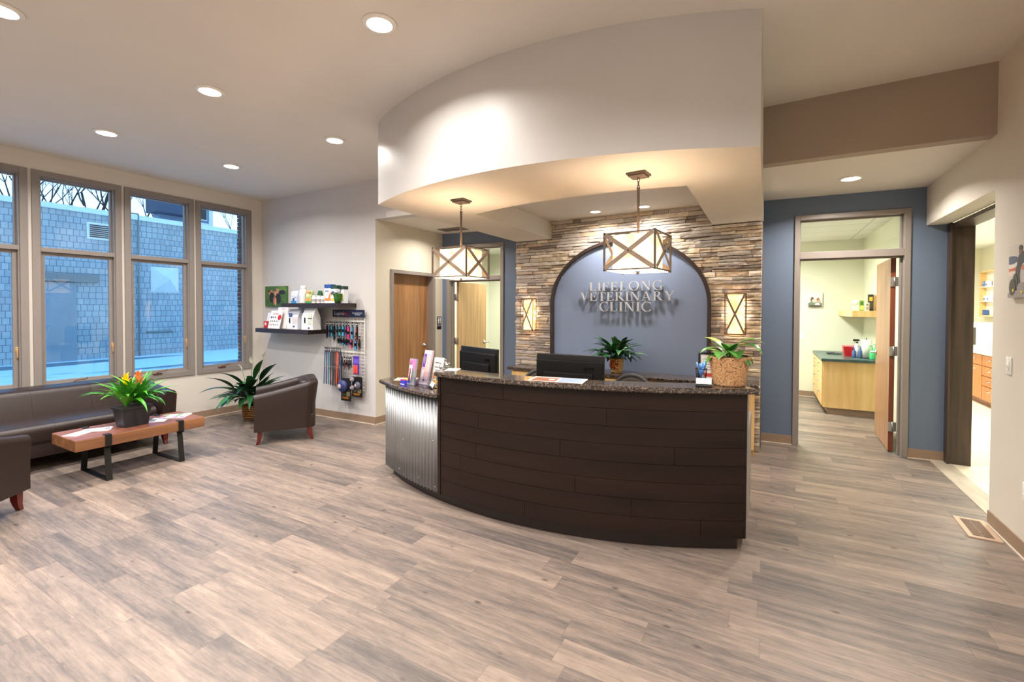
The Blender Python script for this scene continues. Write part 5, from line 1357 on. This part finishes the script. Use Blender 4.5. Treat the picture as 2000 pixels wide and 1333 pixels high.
def leash(px, py, col, lab, L=.50, sway=.0, w=.019):
    hook(px, py); x_, z_ = rx(px), rz(py)
    t = empty('dog_leash', (x_, RY-.12, z_), 0, label=lab, cat='dog leash', group='leashes at the lower left of the rack')
    m = MB(); m.box(-.014, .014, -.002, .002, -.06, .004, (60, 54, 58)); m.prism([(.008*math.cos(2*PI*i/10), -.022+.008*math.sin(2*PI*i/10)) for i in range(10)], -.003, .0, (220, 214, 206), axis='y'); m.build('hang_card', 'print', t)
    m = MB()
    for s_, off in ((-1, 0), (1, .012)):
        vs = []; n = 12
        for i in range(n+1):
            tt = i/n; cx_ = s_*.007*(1+1.4*tt)+sway*tt*tt; z2 = -.05-(L-.05)*tt
            vs += [(cx_-w/2, off-.006, z2), (cx_+w/2, off-.006, z2), (cx_+w/2, off-.003, z2), (cx_-w/2, off-.003, z2)]
        m.add(vs, [(i*4+k, i*4+(k+1) % 4, (i+1)*4+(k+1) % 4, (i+1)*4+k) for i in range(n) for k in range(4)], col if s_ < 0 else tuple(v*.7 for v in col))
    m.build('strap', 'fabric', t)
    m = MB(); m.tube([(-.004, -.012, -.24), (.006, -.014, -.25), (.006, -.014, -.28), (-.004, -.012, -.285)], .004, 6); m.build('clasp', 'chrome', t)
for i, (px, c, L) in enumerate([(648.5, 'slate', .50), (652, 'purple', .48), (656, 'teal', .50), (661.5, 'brown', .51), (665.5, 'black', .51), (669.5, 'maroon', .49), (673.5, 'orange', .47), (678, 'navy', .42)]):
    leash(px, 683, names[c], '%s dog leash, %s from the left in the hanging bunch of leashes' % (c, ordn[i]), L, (-.01, 0, .008)[i % 3])
for i, (px, c) in enumerate([(679, 'teal'), (684, 'maroon'), (688.5, 'pink'), (692.5, 'brown'), (696, 'slate')]):
    collar(px, 700, names[c] if c != 'pink' else (150, 60, 90), .13+.02*(i % 2), 'small %s collar, %s in the short row beside the leashes' % (c, ordn[i]), 'small collars at the lower middle of the rack', w=.014, depth=.10)
# purple and orange card
hook(706, 697); t = empty('toy_card', (rx(706), RY-.10, rz(697)), label='purple blister card with two orange toys, lower right of the rack', cat='pet toy')
MB().box(-.056, .056, -.002, .002, -.235, .01, (84, 56, 160)).build('card', 'print', t)
m = MB(); m.box(-.045, .045, -.003, -.002, -.09, -.03, (110, 90, 190)); m.build('artwork', 'print', t)
m = MB(); m.rbox(-.04, -.004, -.02, -.003, -.225, -.11, .012, col=(230, 84, 60)); m.rbox(.006, .04, -.02, -.003, -.225, -.11, .012, col=(220, 76, 90)); m.build('toy', 'print', t)
def toycard(px, py, w_, h_, lab, ball, dy):
    hook(px, py); t = empty('toy_card', (rx(px), RY-dy, rz(py)), label=lab, cat='pet toy', group='black toy cards at the bottom of the rack')
    MB().box(-w_/2, w_/2, -.002, .002, -h_, .01, (30, 26, 26)).build('card', 'print', t)
    m = MB(); m.box(-w_*.42, w_*.3, -.003, -.002, -h_*.93, -h_*.80, (60, 40, 24)); m.box(w_*.05, w_*.4, -.003, -.002, -h_*.78, -h_*.58, (120, 110, 80)); m.box(-w_*.42, -w_*.05, -.003, -.002, -h_*.76, -h_*.62, (78, 74, 72))
    text_on(m, 'TREATS', .034, -w_*.06, -.0035, -h_*.865, (236, 150, 40), .0006); m.build('artwork', 'print', t)
    for (bx_, bz_, r_, c_) in ball:
        m = MB(); m.sphere((bx_, -.02, bz_), r_, 18, 12, c_, sc=(1, .6, 1)); m.sphere((bx_-.012, -.02-r_*.5, bz_), r_*.4, 12, 8, (200, 170, 160), sc=(1, .5, 1)); m.build('toy_ball', 'print', t)
toycard(685.5, 742, .19, .30, 'black toy card with a big blue ball and orange lettering, lowest on the rack', [(-.04, -.10, .085, (52, 60, 110))], .09)
toycard(704.5, 738, .19, .26, 'black toy card with small grey balls, right of the blue ball card', [(-.07, -.03, .034, (140, 130, 150)), (-.07, -.14, .034, (130, 120, 140)), (.03, -.10, .05, (84, 88, 110))], .07)

# ================================================================== WALL FIXTURES
# restroom sign on the hall wall beside door 1
e = empty('restroom_sign', (-4.5105, 5.735, 1.315), R(90), label='small black restroom sign with white figures beside the closed oak door', cat='sign')
m = MB(); m.box(-.052, .052, -.004, 0, -.02, .10, (26, 26, 28)); m.box(-.052, .052, -.004, 0, -.10, -.028, (26, 26, 28)); m.build('plate', 'print', e)
m = MB()
for dx, f_ in ((-.024, 1), (.024, 0)):
    m.prism([(dx+.008*math.cos(2*PI*i/12), .083+.008*math.sin(2*PI*i/12)) for i in range(12)], -.0055, -.004, (236, 236, 236), axis='y')
    if f_: m.prism([(dx-.006, .07), (dx+.006, .07), (dx+.016, .03), (dx-.016, .03)], -.0055, -.004, (236, 236, 236), axis='y')
    else: m.box(dx-.012, dx+.012, -.0055, -.004, .036, .072, (236, 236, 236))
    m.box(dx-.008, dx-.001, -.0055, -.004, -.01, .036, (236, 236, 236)); m.box(dx+.001, dx+.008, -.0055, -.004, -.01, .036, (236, 236, 236))
m.box(-.002, .002, -.0055, -.004, -.012, .092, (236, 236, 236)); text_on(m, 'RESTROOM', .017, 0, -.0048, -.045, (236, 236, 236), .0006); m.build('pictogram', 'print', e)
# grille in hall ceiling
m = MB(); m.box(-.26, .26, -.10, .10, -.012, 0)
mat('register_dark0', (104, 94, 88), .6)
e = empty('air_grille', (-4.02, 5.5, 2.72), R(0), label='dark slotted air grille in the hall ceiling', cat='vent'); m.build('frame', 'frame_taupe', e)
m = MB()
for k in range(8): m.box(-.24, .24, -.085+k*.022, -.072+k*.022, -.016, -.012)
m.build('louvre', 'register_dark0', e)
# floor register
e = empty('floor_register', (1.31, 4.40, 0), R(-2), label='tan metal floor register by the right wall corner', cat='vent')
mat('register_tan', (184, 156, 132), .5, var=.04); mat('register_dark', (92, 74, 62), .6, var=.1)
m = MB(); m.box(-.085, .085, -.185, -.155, 0, .008); m.box(-.085, .085, .155, .185, 0, .008); m.box(-.085, -.055, -.155, .155, 0, .008); m.box(.055, .085, -.155, .155, 0, .008); m.build('frame', 'register_tan', e)
m = MB(); m.box(-.056, .056, -.156, .156, 0, .002); m.build('duct', 'register_dark', e)
m = MB()
for k in range(16): m.box(-.055, .055, -.150+k*.0195, -.142+k*.0195, .001, .006)
m.box(-.002, .002, -.155, .155, .002, .007); m.build('louvre', mat('register_brown', (138, 112, 94), .5, var=.05), e)
# light switch and outlet on the right wall
e = empty('light_switch', (1.42, 4.285, 1.175), R(-90), label='white light switch plate on the right wall', cat='light switch')
m = MB(); m.rbox(-.036, .036, -.006, 0, -.058, .058, .003); m.build('plate', 'white_plastic', e); m = MB(); m.rbox(-.016, .016, -.009, -.005, -.03, .03, .002); m.rbox(-.005, .005, -.018, -.008, -.01, .008, .002); m.build('toggle', 'white_plastic', e)
e = empty('wall_outlet', (1.42, 4.03, .41), R(-90), label='white electrical outlet low on the right wall at the picture edge', cat='outlet')
m = MB(); m.rbox(-.036, .036, -.006, 0, -.058, .058, .003); m.build('plate', 'white_plastic', e); m = MB()
for z_ in (-.024, .024): m.rbox(-.016, .016, -.009, -.005, z_-.014, z_+.014, .004)
m.build('socket', 'white_plastic', e)
# canvas on the right wall: person with dogs before a flag
dflag = [(-.38, .02, .3, .1, (206, 96, 76)), (-.4, .14, .3, .08, (232, 220, 214)), (-.4, .22, .3, .08, (70, 80, 120)), (-.36, -.04, .3, .05, (230, 214, 206)), (.06, .1, .20, .26, (44, 44, 60)), (-.06, -.12, .14, .3, (50, 46, 54)), (-.0, .37, .065, .075, (130, 84, 66)), (-.0, .43, .07, .045, (44, 40, 50)), (-.2, -.2, .1, .16, (54, 48, 52)), (0, -.46, .6, .1, (150, 140, 140)),
         (.18, -.1, .16, .24, (188, 180, 184)), (-.3, -.3, .14, .16, (70, 56, 46)), (.2, .05, .14, .05, (206, 110, 84)), (.1, -.32, .2, .1, (150, 140, 144)), (-.26, -.36, .035, .03, (220, 190, 70)), (.1, -.4, .035, .03, (220, 190, 70)), (.3, -.3, .1, .18, (120, 96, 80))]
canvas('canvas_print', .32, .34, .022, dflag, (206, 198, 192), 'canvas photo of a person with dogs before a flag on the right wall', (1.421, 4.10, 1.80), R(-90))

# ================================================================== EXAMINATION ROOM BEHIND DOOR 3
canvas('canvas_print', .215, .25, .03, [(0, -.28, .5, .2, (120, 136, 110)), (-.2, .05, .12, .18, (120, 86, 66)), (.2, 0, .12, .18, (150, 112, 88)), (-.05, -.05, .18, .12, (214, 196, 180)), (.25, -.1, .14, .1, (190, 160, 140)), (.15, -.3, .16, .12, (236, 236, 230)), (0, -.42, .5, .08, (90, 80, 70))], (216, 218, 216),
       'square canvas photo of puppies on the examination room wall', (.735, YE, 1.71), 0)
m = MB()
e = empty('light_switch', (.535, YE, 1.07), 0, label='white switch plate at the left edge of the examination room wall', cat='light switch'); m = MB(); m.rbox(-.036, .036, -.006, 0, -.058, .058, .003); m.build('plate', 'white_plastic', e)
e = empty('base_cabinet', (1.08, 8.15, 0), label='maple base cabinet with drawers under a dark green top in the examination room', cat='cabinet')
T = Matrix.Translation((-1.08, -8.15, 0))
MB().box(.74, 1.41, 8.15, 9.63, .1, .785, M=T).build('body', 'maple', e)
MB().box(.80, 1.41, 8.19, 9.63, 0, .1, M=T).build('toe_kick', 'base_vinyl', e)
for k in range(2):
    a = 8.17+k*.73; b = a+.70
    for (z0_, z1_) in ((.65, .77), (.51, .64), (.34, .50), (.12, .33)):
        d = MB().box(.722, .739, a, b, z0_, z1_, M=T).build('drawer', 'maple', e)
        MB().tube([T @ Vector(p) for p in ((.722, (a+b)/2-.05, z1_-.05), (.70, (a+b)/2-.04, z1_-.05), (.70, (a+b)/2+.04, z1_-.05), (.722, (a+b)/2+.05, z1_-.05))], .005, 6).build('handle', 'satin_steel', d)
m = MB(); m.box(.71, 1.415, 8.11, 9.635, .785, .825); o = thing(m, 'worktop', mat('green_laminate', (64, 88, 86), .3, var=.25, scale=14), 'dark green stone-look worktop in the examination room', 'worktop', bevel=.003)
GT = .8255
m = MB(); m.box(1.08, 1.415, 8.22, 9.635, 1.44, 1.53); thing(m, 'corner_shelf', 'maple', 'thick maple corner shelf above the green worktop', 'shelf', bevel=.002)
def put(name, mb, mname, lab, cat, x, y, z, group=None): return thing(mb, name, mname, lab, cat, (x, y, z), 0, group)
e = empty('sharps_container', (1.12, 8.75, GT), label='translucent red sharps container at the back of the green worktop', cat='container')
m = MB(); frustum(m, .06, .07, 0, .085, .10, .15); m.build('tub', mat('red_plastic', (206, 36, 44), .3, var=.05), e); m = MB(); m.box(-.09, .09, -.105, .105, .15, .165); m.build('lid', mat('red_pale', (232, 130, 130), .4, var=0), e)
def pump(x, y, col, r_, h_, lab, name='sanitizer_bottle', trig=False, group=None):
    e = empty(name, (x, y, GT), label=lab, cat='bottle', group=group)
    MB().lathe([(r_, 0), (r_*1.02, .01), (r_, h_*.6), (r_*.45, h_*.72), (r_*.4, h_*.78)], 16).build('body', col, e)
    m = MB(); m.lathe([(r_*.45, h_*.78), (r_*.45, h_*.85)], 12); m.cyl((0, 0, h_*.85), (0, 0, h_*.97), .005)
    if trig: m.rbox(-.05, .03, -.012, .012, h_*.9, h_, .006); m.tube([(-.02, 0, h_*.9), (-.035, 0, h_*.82)], .004)
    else: m.rbox(-.035, .012, -.008, .008, h_*.95, h_, .004)
    m.build('pump', 'black_plastic' if trig else col, e)
mat('gel_green', (70, 200, 120), .2, var=.05); mat('blue_bottle', (60, 92, 140), .3, var=.05); mat('pale_bottle', (206, 214, 222), .3, var=.05)
pump(1.335, 8.32, 'gel_green', .028, .20, 'green sanitizer pump bottle in front of the paper towels, left', group='green pump bottles')
pump(1.385, 8.38, 'gel_green', .026, .22, 'green sanitizer pump bottle in front of the paper towels, right', group='green pump bottles')
pump(1.20, 8.62, 'pale_bottle', .035, .27, 'pale spray bottle with black trigger beside the paper towels', 'spray_bottle', True)
pump(1.155, 8.55, 'blue_bottle', .026, .15, 'small blue bottle left of the spray bottle', 'bottle')
pump(1.225, 8.50, 'blue_bottle', .024, .17, 'dark blue bottle between spray bottle and paper towels', 'bottle')
e = empty('paper_towel_roll', (1.30, 8.52, GT), label='upright white paper towel roll on the green worktop', cat='paper towel')
MB().lathe([(.0, .01), (.065, .01), (.066, .27), (.02, .27), (.02, .25)], 24).build('roll', 'white_paint', e); m = MB(); m.lathe([(0, 0), (.07, 0), (.07, .01)], 20); m.cyl((0, 0, .01), (0, 0, .30), .006); m.build('stand', 'black_metal', e)
m = MB(); m.tube([(.03*math.cos(a/3)*(1+a*.16), .05*math.sin(a/3)*(1+a*.12), .006+.002*(a % 3)) for a in range(0, 26)], .005, 6); put('coiled_cord', m, 'black_plastic', 'black coiled cord lying on the green worktop', 'cord', .93, 8.95, GT)
SS = 1.5305
e = empty('tissue_box', (1.20, 8.75, SS), label='clear box with white tissue at the left end of the maple shelf', cat='box')
MB().box(-.06, .06, -.07, .07, 0, .11).build('box_body', 'clear_plastic', e); m = MB(); m.sphere((0, 0, .13), .055, 12, 8, None, (1, 1, .7)); m.box(-.05, .05, -.06, .06, .002, .09); m.build('tissue', 'white_paint', e)
def sbox(x, y, w_, h_, cols, lab):
    m = MB(); m.box(-w_/2, w_/2, -.03, .03, 0, h_, cols[0]); m.box(-w_/2+.005, w_/2-.005, -.031, -.03, h_*.1, h_*.5, cols[1]); m.box(-w_/2+.01, w_/2-.01, -.031, -.03, h_*.6, h_*.85, cols[2]); put('small_box', m, 'print', lab, 'box', x, y, SS, 'boxes on the maple shelf')
sbox(1.215, 8.40, .05, .15, [(120, 160, 70), (230, 220, 120), (70, 120, 50)], 'green and yellow box on the maple shelf')
sbox(1.275, 8.36, .045, .12, [(226, 222, 216), (180, 160, 150), (120, 150, 110)], 'small white box between green and black boxes on the maple shelf')
sbox(1.33, 8.46, .06, .24, [(50, 48, 44), (90, 80, 60), (230, 190, 60)], 'black box with yellow top on the maple shelf')
m = MB(); m.box(-.025, .025, -.09, .09, 0, .235); put('folder', m, 'maple', 'upright maple coloured holder at the right of the black box', 'folder', 1.385, 8.56, SS)

# ================================================================== BACK ROOM ON THE RIGHT
e = empty('base_cabinet', (3.3, 10.4, 0), label='cherry wood base cabinet with drawers in the right back room', cat='cabinet')
T = Matrix.Translation((-3.3, -10.4, 0))
MB().box(3.07, 3.61, 9.0, 12.19, .09, .83, M=T).build('body', 'cherry', e); MB().box(3.12, 3.61, 9.0, 12.19, 0, .09, M=T).build('toe_kick', 'cherry_dark', e)
for k, (a, b) in enumerate(((9.02, 9.58), (9.60, 10.16), (10.18, 10.78), (10.8, 11.4))):
    zs = ((.12, .32), (.335, .48), (.495, .64), (.655, .815)) if k in (0, 1, 3) else ((.12, .64), (.655, .815))
    for z0_, z1_ in zs:
        d = MB().box(3.05, 3.069, a, b, z0_, z1_, M=T).build('drawer' if z1_-z0_ < .3 else 'door', 'cherry', e)
        MB().tube([T @ Vector(p) for p in ((3.05, (a+b)/2-.06, z1_-.06), (3.025, (a+b)/2-.04, z1_-.065), (3.025, (a+b)/2+.04, z1_-.065), (3.05, (a+b)/2+.06, z1_-.06))], .006, 6).build('handle', 'chrome', d)
m = MB(); m.box(3.02, 3.618, 8.98, 12.195, .83, .865); thing(m, 'worktop', mat('pale_laminate', (206, 212, 200), .3, var=.03), 'pale worktop on the cherry cabinet in the right back room', 'worktop', bevel=.003)
e = empty('countertop_unit', (3.35, 11.1, .8655), label='white box-shaped dispenser with glass door on the pale worktop', cat='appliance')
MB().rbox(-.2, .2, -.4, .35, 0, .46, .01).build('housing', 'white_plastic', e); MB().box(-.204, -.2, -.32, -.05, .08, .38).build('glass_door', 'dark_grey', e)
e = empty('wall_shelf_unit', (3.62, 11.5, 1.85), label='shallow maple-framed shelf unit on the wall of the right back room', cat='shelf')
m = MB(); a, b, z0_, z1_ = -.35, .42, -.42, .42
m.box(-.10, 0, a, a+.02, z0_, z1_); m.box(-.10, 0, b-.02, b, z0_, z1_); m.box(-.10, 0, a, b, z1_-.02, z1_); m.box(-.10, 0, a, b, z0_, z0_+.02); m.build('frame', 'maple', e)
MB().box(-.01, -.001, a+.02, b-.02, z0_+.02, z1_-.02).build('back_panel', 'white_paint', e)
for z_ in (-.15, .12): MB().box(-.10, -.01, a+.02, b-.02, z_, z_+.015).build('shelf_board', 'white_paint', e)
for k, (y_, z_, c) in enumerate(((11.75, 1.70+.016, (210, 216, 230)), (11.6, 1.70+.016, (236, 236, 236)), (11.8, 1.985, (120, 150, 200)), (11.66, 1.985, (232, 232, 236)), (11.78, 1.451, (60, 90, 150)))):
    m = MB(); m.box(-.03, .03, -.04, .04, 0, .1, c); m.box(-.031, -.03, -.03, .03, .02, .05, (80, 100, 150)); put('medicine_box', m, 'print', 'small white or blue medicine box on the shallow wall shelf', 'box', 3.565, y_, z_, 'medicine boxes on the wall shelf')
# ================================================================== OUTSIDE
GZ = .30
struct(MB().box(-40, -9.2, -14, 26, GZ-.2, GZ), 'snowy_ground', 'snow')
bank = MB(); bank.add([(-9.2, -14, GZ), (-9.2, 26, GZ), (-7.1, 26, -.05), (-7.1, -14, -.05)], [(0, 3, 2, 1)])
struct(bank, 'snowy_bank', 'snow')
EX = -14.0
b = empty('neighbouring_building', (EX, 5, GZ), label='low grey shingled building with flat snowy roof edge across the alley', cat='building')
T = Matrix.Translation((-EX, -5, -GZ))
MB().box(EX-6, EX, -8, 20, GZ, 3.75, M=T).build('wall', 'shingle', b)
MB().box(EX-6.1, EX+.06, -8.1, 20.1, 3.75, 3.87, M=T).build('roof_edge', mat('snow_cap', (225, 232, 240), .6, var=.03), b)
m = MB(); m.box(EX-.02, EX+.03, 4.55, 5.0, 3.15, 3.55, M=T); m.build('louvre_frame', 'white_paint', b)
m = MB()
for k in range(7): m.box(EX+.03, EX+.045, 4.6, 4.95, 3.2+k*.045, 3.225+k*.045, M=T)
m.build('louvre', 'dark_grey', b)
m = MB(); c = (EX+.28, 6.15, 2.28)
v = [(EX, 5.83, 1.93), (EX, 6.47, 1.93), (EX, 6.47, 2.6), (EX, 5.83, 2.6), c]
m.add(v, [(0, 1, 4), (1, 2, 4), (2, 3, 4), (3, 0, 4)], M=T); m.build('vent_hood', 'white_paint', b)
m = MB(); m.box(EX, EX+.04, 3.55, 4.35, GZ, 2.1, M=T); m.build('door', mat('ext_door', (150, 156, 160), .5, var=.04), b)
m = MB(); m.box(EX, EX+.1, 3.45, 4.75, 2.12, 2.3, M=T); m.build('lintel', 'grey_laminate', b)
m = MB()
for y in (5.35, 5.55): m.cyl(T @ Vector((EX+.05, y, GZ)), T @ Vector((EX+.05, y, 3.9)), .02)
m.cyl(T @ Vector((EX+.05, 5.35, 3.9)), T @ Vector((EX+.05, 5.55, 3.9)), .02)
m.cyl(T @ Vector((EX+.05, 5.7, .9)), T @ Vector((EX+.05, 6.3, .9)), .02)
m.build('conduit', 'grey_laminate', b)
# brick pier just outside the last window
p = MB(); rb = random.Random(3)
for k in range(60):
    z = -.2+k*.062; d = rb.uniform(0, .006); o = (k % 2)*.1
    p.box(-7.35-d, -7.035, 4.235-d*.5, 4.75, z, z+.052, tuple(v*rb.uniform(.8, 1.2) for v in (92, 62, 56)))
p.box(-7.34, -7.04, 4.245, 4.74, -.3, 3.5, (150, 146, 142))
tag(p.build('brick_pier', attr_mat('brick_col', .85, .3, 40, .2)), 'dark red brick pier edge seen through the last window', 'pier')
# house beyond
h = empty('house', (-26, 11.3, GZ), label='blue-grey house with dark overhanging upper storey and white trim behind the low building', cat='house')
T = Matrix.Translation((26, -11.3, -GZ))
m = MB(); m.box(-24.6, -24, 10.35, 12.55, GZ, 7.6, M=T); m.build('wall', mat('house_blue', (120, 140, 160), .7, var=.05), h)
m = MB(); m.box(-24.3, -23.3, 9.95, 11.45, 5.75, 7.4, M=T); m.prism([(9.8, 7.4), (12.9, 7.4), (11.3, 8.9)], -24.6, -23.2, M=T, axis='x'); m.build('roof', mat('house_roof', (64, 78, 98), .8, var=.1), h)
m = MB(); m.box(-24.01, -23.93, 12.42, 12.6, GZ, 7.5, M=T); m.build('trim', 'white_paint', h)
m = MB(); m.box(-24.01, -23.9, 11.5, 12.5, 5.5, 5.62, M=T); m.build('trim', 'white_paint', h)
for y in (11.62, 12.02):
    f = MB().box(-24.0, -23.95, y, y+.32, 5.75, 6.7, M=T).build('window', 'white_paint', h)
    MB().box(-23.95, -23.93, y+.03, y+.29, 5.8, 6.65, M=T).build('pane', 'dark_grey', f)
# bare trees
def tree(loc, hgt, seed, label):
    rt = random.Random(seed); mb = MB()
    def grow(p, d, L, r, lv):
        pts = [p]; rs = [r]; q = p.copy(); dd = d.copy(); n = 4
        for i in range(n):
            dd = (dd+Vector((rt.uniform(-.18, .18), rt.uniform(-.18, .18), rt.uniform(-.02, .14)))).normalized()
            q = q+dd*L/n; pts.append(q.copy()); rs.append(r*(1-.5*(i+1)/n))
        mb.tube(pts, rs, 5 if lv < 2 else 3)
        if lv >= 5: return
        for k in range(3 if lv < 4 else 4):
            t = rt.uniform(.45, 1.) if k else 1.
            idx = min(n, max(1, int(round(t*n)))); bp = pts[idx]
            a = rt.uniform(0, 2*PI); s_ = rt.uniform(.45, .95)
            nd_ = (dd+Vector((math.cos(a)*s_, math.sin(a)*s_, rt.uniform(-.1, .35)))).normalized()
            grow(bp, nd_, L*rt.uniform(.6, .8), rs[idx]*.72, lv+1)
    grow(Vector((0, 0, 0)), Vector((0, 0, 1)), hgt*.40, hgt*.024, 0)
    thing(mb, 'bare_tree', 'bark', label, 'tree', loc, group='bare winter trees beyond the building', smooth=False)
tree((-24, 7.0, GZ), 9.2, 5, 'bare winter tree above the low roof, left one in the second window')
tree((-29.5, 9.4, GZ), 10.6, 9, 'bare winter tree above the low roof, right one in the second window')
tree((-25.5, 10.4, GZ), 9.6, 21, 'bare winter tree left of the blue-grey house, seen through the third window')
tree((-24, 13.6, GZ), 9.4, 14, 'bare winter tree beside the blue-grey house, seen through the fourth window')

# ================================================================== LIGHTS, WORLD, CAMERA
def area(name, loc, size, power, col=(1, .96, .91), rot=(0, 0, 0), spread=150, sy=None):
    L = bpy.data.lights.new(name, 'AREA'); L.energy = power; L.color = col; L.size = size; L.spread = R(spread)
    L.shape = 'DISK' if sy is None else 'RECTANGLE'
    if sy: L.size_y = sy
    o = bpy.data.objects.new(name, L); COL.objects.link(o); o.location = loc; o.rotation_euler = rot
    return o
def point(name, loc, power, col=(1, .92, .80), r=.04):
    L = bpy.data.lights.new(name, 'POINT'); L.energy = power; L.color = col; L.shadow_soft_size = r
    o = bpy.data.objects.new(name, L); COL.objects.link(o); o.location = loc
    return o
P_CAN = 26
CANS = [(-5.547, 1.96), (-3.829, 2.0), (-2.067, 2.05), (-5.546, 3.13), (-3.835, 3.19), (-3.839, .88),
        (-5.55, .82), (-2.1, .9), (-.35, .95), (-5.55, -.4), (-3.84, -.4), (-2.1, -.4), (-.35, -.4), (-3.84, -1.7), (-.9, -1.7), (.75, -.4), (.75, 1.0)]  # grid carried on out of view; last two added to brighten the right wall
cl_label = ['round recessed ceiling light over the sofa, nearer the camera', 'round recessed ceiling light over the coffee table end', 'large-looking recessed ceiling light nearest the curved soffit',
            'round recessed ceiling light nearest the window corner', 'round recessed ceiling light in front of the shelf wall, beside the soffit', 'recessed ceiling light cut by the top left edge of the photo']
proto = None
for i, (x, y) in enumerate(CANS):
    z = ceil_z(x)
    if proto is None:
        t = empty('ceiling_light', (x, y, z))
        MB().lathe([(.075, -.012), (.098, -.008), (.104, 0), (.08, .001)], 32, cap=False).build('trim_ring', 'white_paint', t)
        MB().lathe([(.0, -.009), (.077, -.009), (.077, -.004)], 32, cap=False).build('lens', 'lens', t)
        proto = t
    else:
        t = copy_tree(proto); t.location = (x, y, z)
    tag(t, cl_label[i] if i < 6 else 'unseen round recessed ceiling light put in to light the room', 'ceiling light', 'recessed lights in the main ceiling')
    area('can_lamp', (x, y, z-.014), .15, P_CAN, spread=150)
for x, y, z, lab, g in ((-1.84, 5.38, TZ, 'small recessed light in the raised tray, left of the pendant rod', 'recessed lights in the soffit tray'),
                        (-1.255, 5.38, TZ, 'small recessed light in the raised tray, right of the pendant rod', 'recessed lights in the soffit tray'),
                        (.688, 5.43, 2.81, 'recessed light in the low ceiling before the examination room door', 'recessed light in the low right ceiling'),
                        (-3.95, 5.2, 2.72, 'lamp without a fixture under the hall ceiling before the restroom door', 'recessed light in the hall')):
    if 'hall' in g: pass  # the hall gets a lamp alone, no fixture is built
    else:
        t = copy_tree(proto); t.location = (x, y, z); tag(t, lab, 'ceiling light', g)
        if z == TZ: t.scale = (.75, .75, .75)
    area('can_lamp', (x, y, z-.014), .12, 14 if z == TZ else (38 if x > 0 else 16), col=(1, .93, .84), spread=150)
# fluorescent troffers of the rooms behind
def troffer(x, y, z, p, lab, col=(.97, 1, .9)):
    t = empty('ceiling_panel_light', (x, y, z), label=lab, cat='ceiling light')
    MB().box(-.31, .31, -.61, .61, -.01, -.001).box(-.29, .29, -.59, .59, -.014, -.01).build('housing', 'white_paint', t)
    MB().box(-.28, .28, -.58, .58, -.018, -.014).build('lens', 'lens_cool', t)
    area('troffer_lamp', (x, y, z-.025), .56, p, col=col, sy=1.1, spread=160)
troffer(-.2, 8.0, 2.74, 95, 'flat fluorescent ceiling panel in the examination room behind the open right door')
troffer(-4.2, 7.4, 2.75, 60, 'flat fluorescent ceiling panel in the room behind the left oak door')
troffer(2.7, 7.6, 2.74, 70, 'flat fluorescent ceiling panel over the near end of the right back room')
troffer(2.5, 10.4, 2.74, 60, 'flat fluorescent ceiling panel over the far end of the right back room')

W = bpy.data.worlds.new('World'); SC.world = W; W.use_nodes = True
nt = W.node_tree; nt.nodes.clear()
o = nd(nt, 'ShaderNodeOutputWorld'); bg = nd(nt, 'ShaderNodeBackground')
tc = nd(nt, 'ShaderNodeTexCoord'); sp = nd(nt, 'ShaderNodeSeparateXYZ'); ln(nt, tc, 'Generated', sp, 'Vector')
cr = nd(nt, 'ShaderNodeValToRGB'); e = cr.color_ramp.elements
e[0].position = 0.; e[0].color = (.58, .84, 1., 1); e[1].position = .55; e[1].color = (.12, .46, 1.0, 1)
ln(nt, sp, 'Z', cr, 'Fac'); ln(nt, cr, 'Color', bg, 'Color'); bg.inputs['Strength'].default_value = 1.9
ln(nt, bg, 'Background', o, 'Surface')

cam = bpy.data.cameras.new('Camera'); co = bpy.data.objects.new('Camera', cam); COL.objects.link(co)
yaw, pitch, roll = -.5084, .0168, .0036
u = Vector((0, 0, 1)); fv = Vector((math.sin(yaw), math.cos(yaw), 0)); rr = Vector((math.cos(yaw), -math.sin(yaw), 0))
fw = fv*math.cos(pitch)-u*math.sin(pitch); up = u*math.cos(pitch)+fv*math.sin(pitch)
r2 = rr*math.cos(roll)+up*math.sin(roll); up2 = up*math.cos(roll)-rr*math.sin(roll)
Mx = Matrix((r2, up2, -fw)).transposed().to_4x4(); Mx.translation = (0, 0, 1.55)
co.matrix_world = Mx
cam.sensor_width = 36; cam.lens = 893.75/2000*36; cam.shift_y = -(666.5-617.35)/2000; cam.clip_start = .05
SC.camera = co
SC.view_settings.view_transform = 'Standard'; SC.view_settings.look = 'None'; SC.view_settings.gamma = 1; SC.view_settings.use_curve_mapping = False
SC.view_settings.exposure = EXPOSURE
for x, y in PEND_LIGHTS: 
    point('pendant_bulb', (x, y, 1.95), 8, r=.05); area('pendant_down', (x, y, 1.805), .3, 4, col=(1, .92, .78), sy=.3, spread=160)
for x, z in SCONCE_LIGHTS: point('sconce_bulb', (x, stone_y(x)-.075, z+.03), 3.5, r=.025)
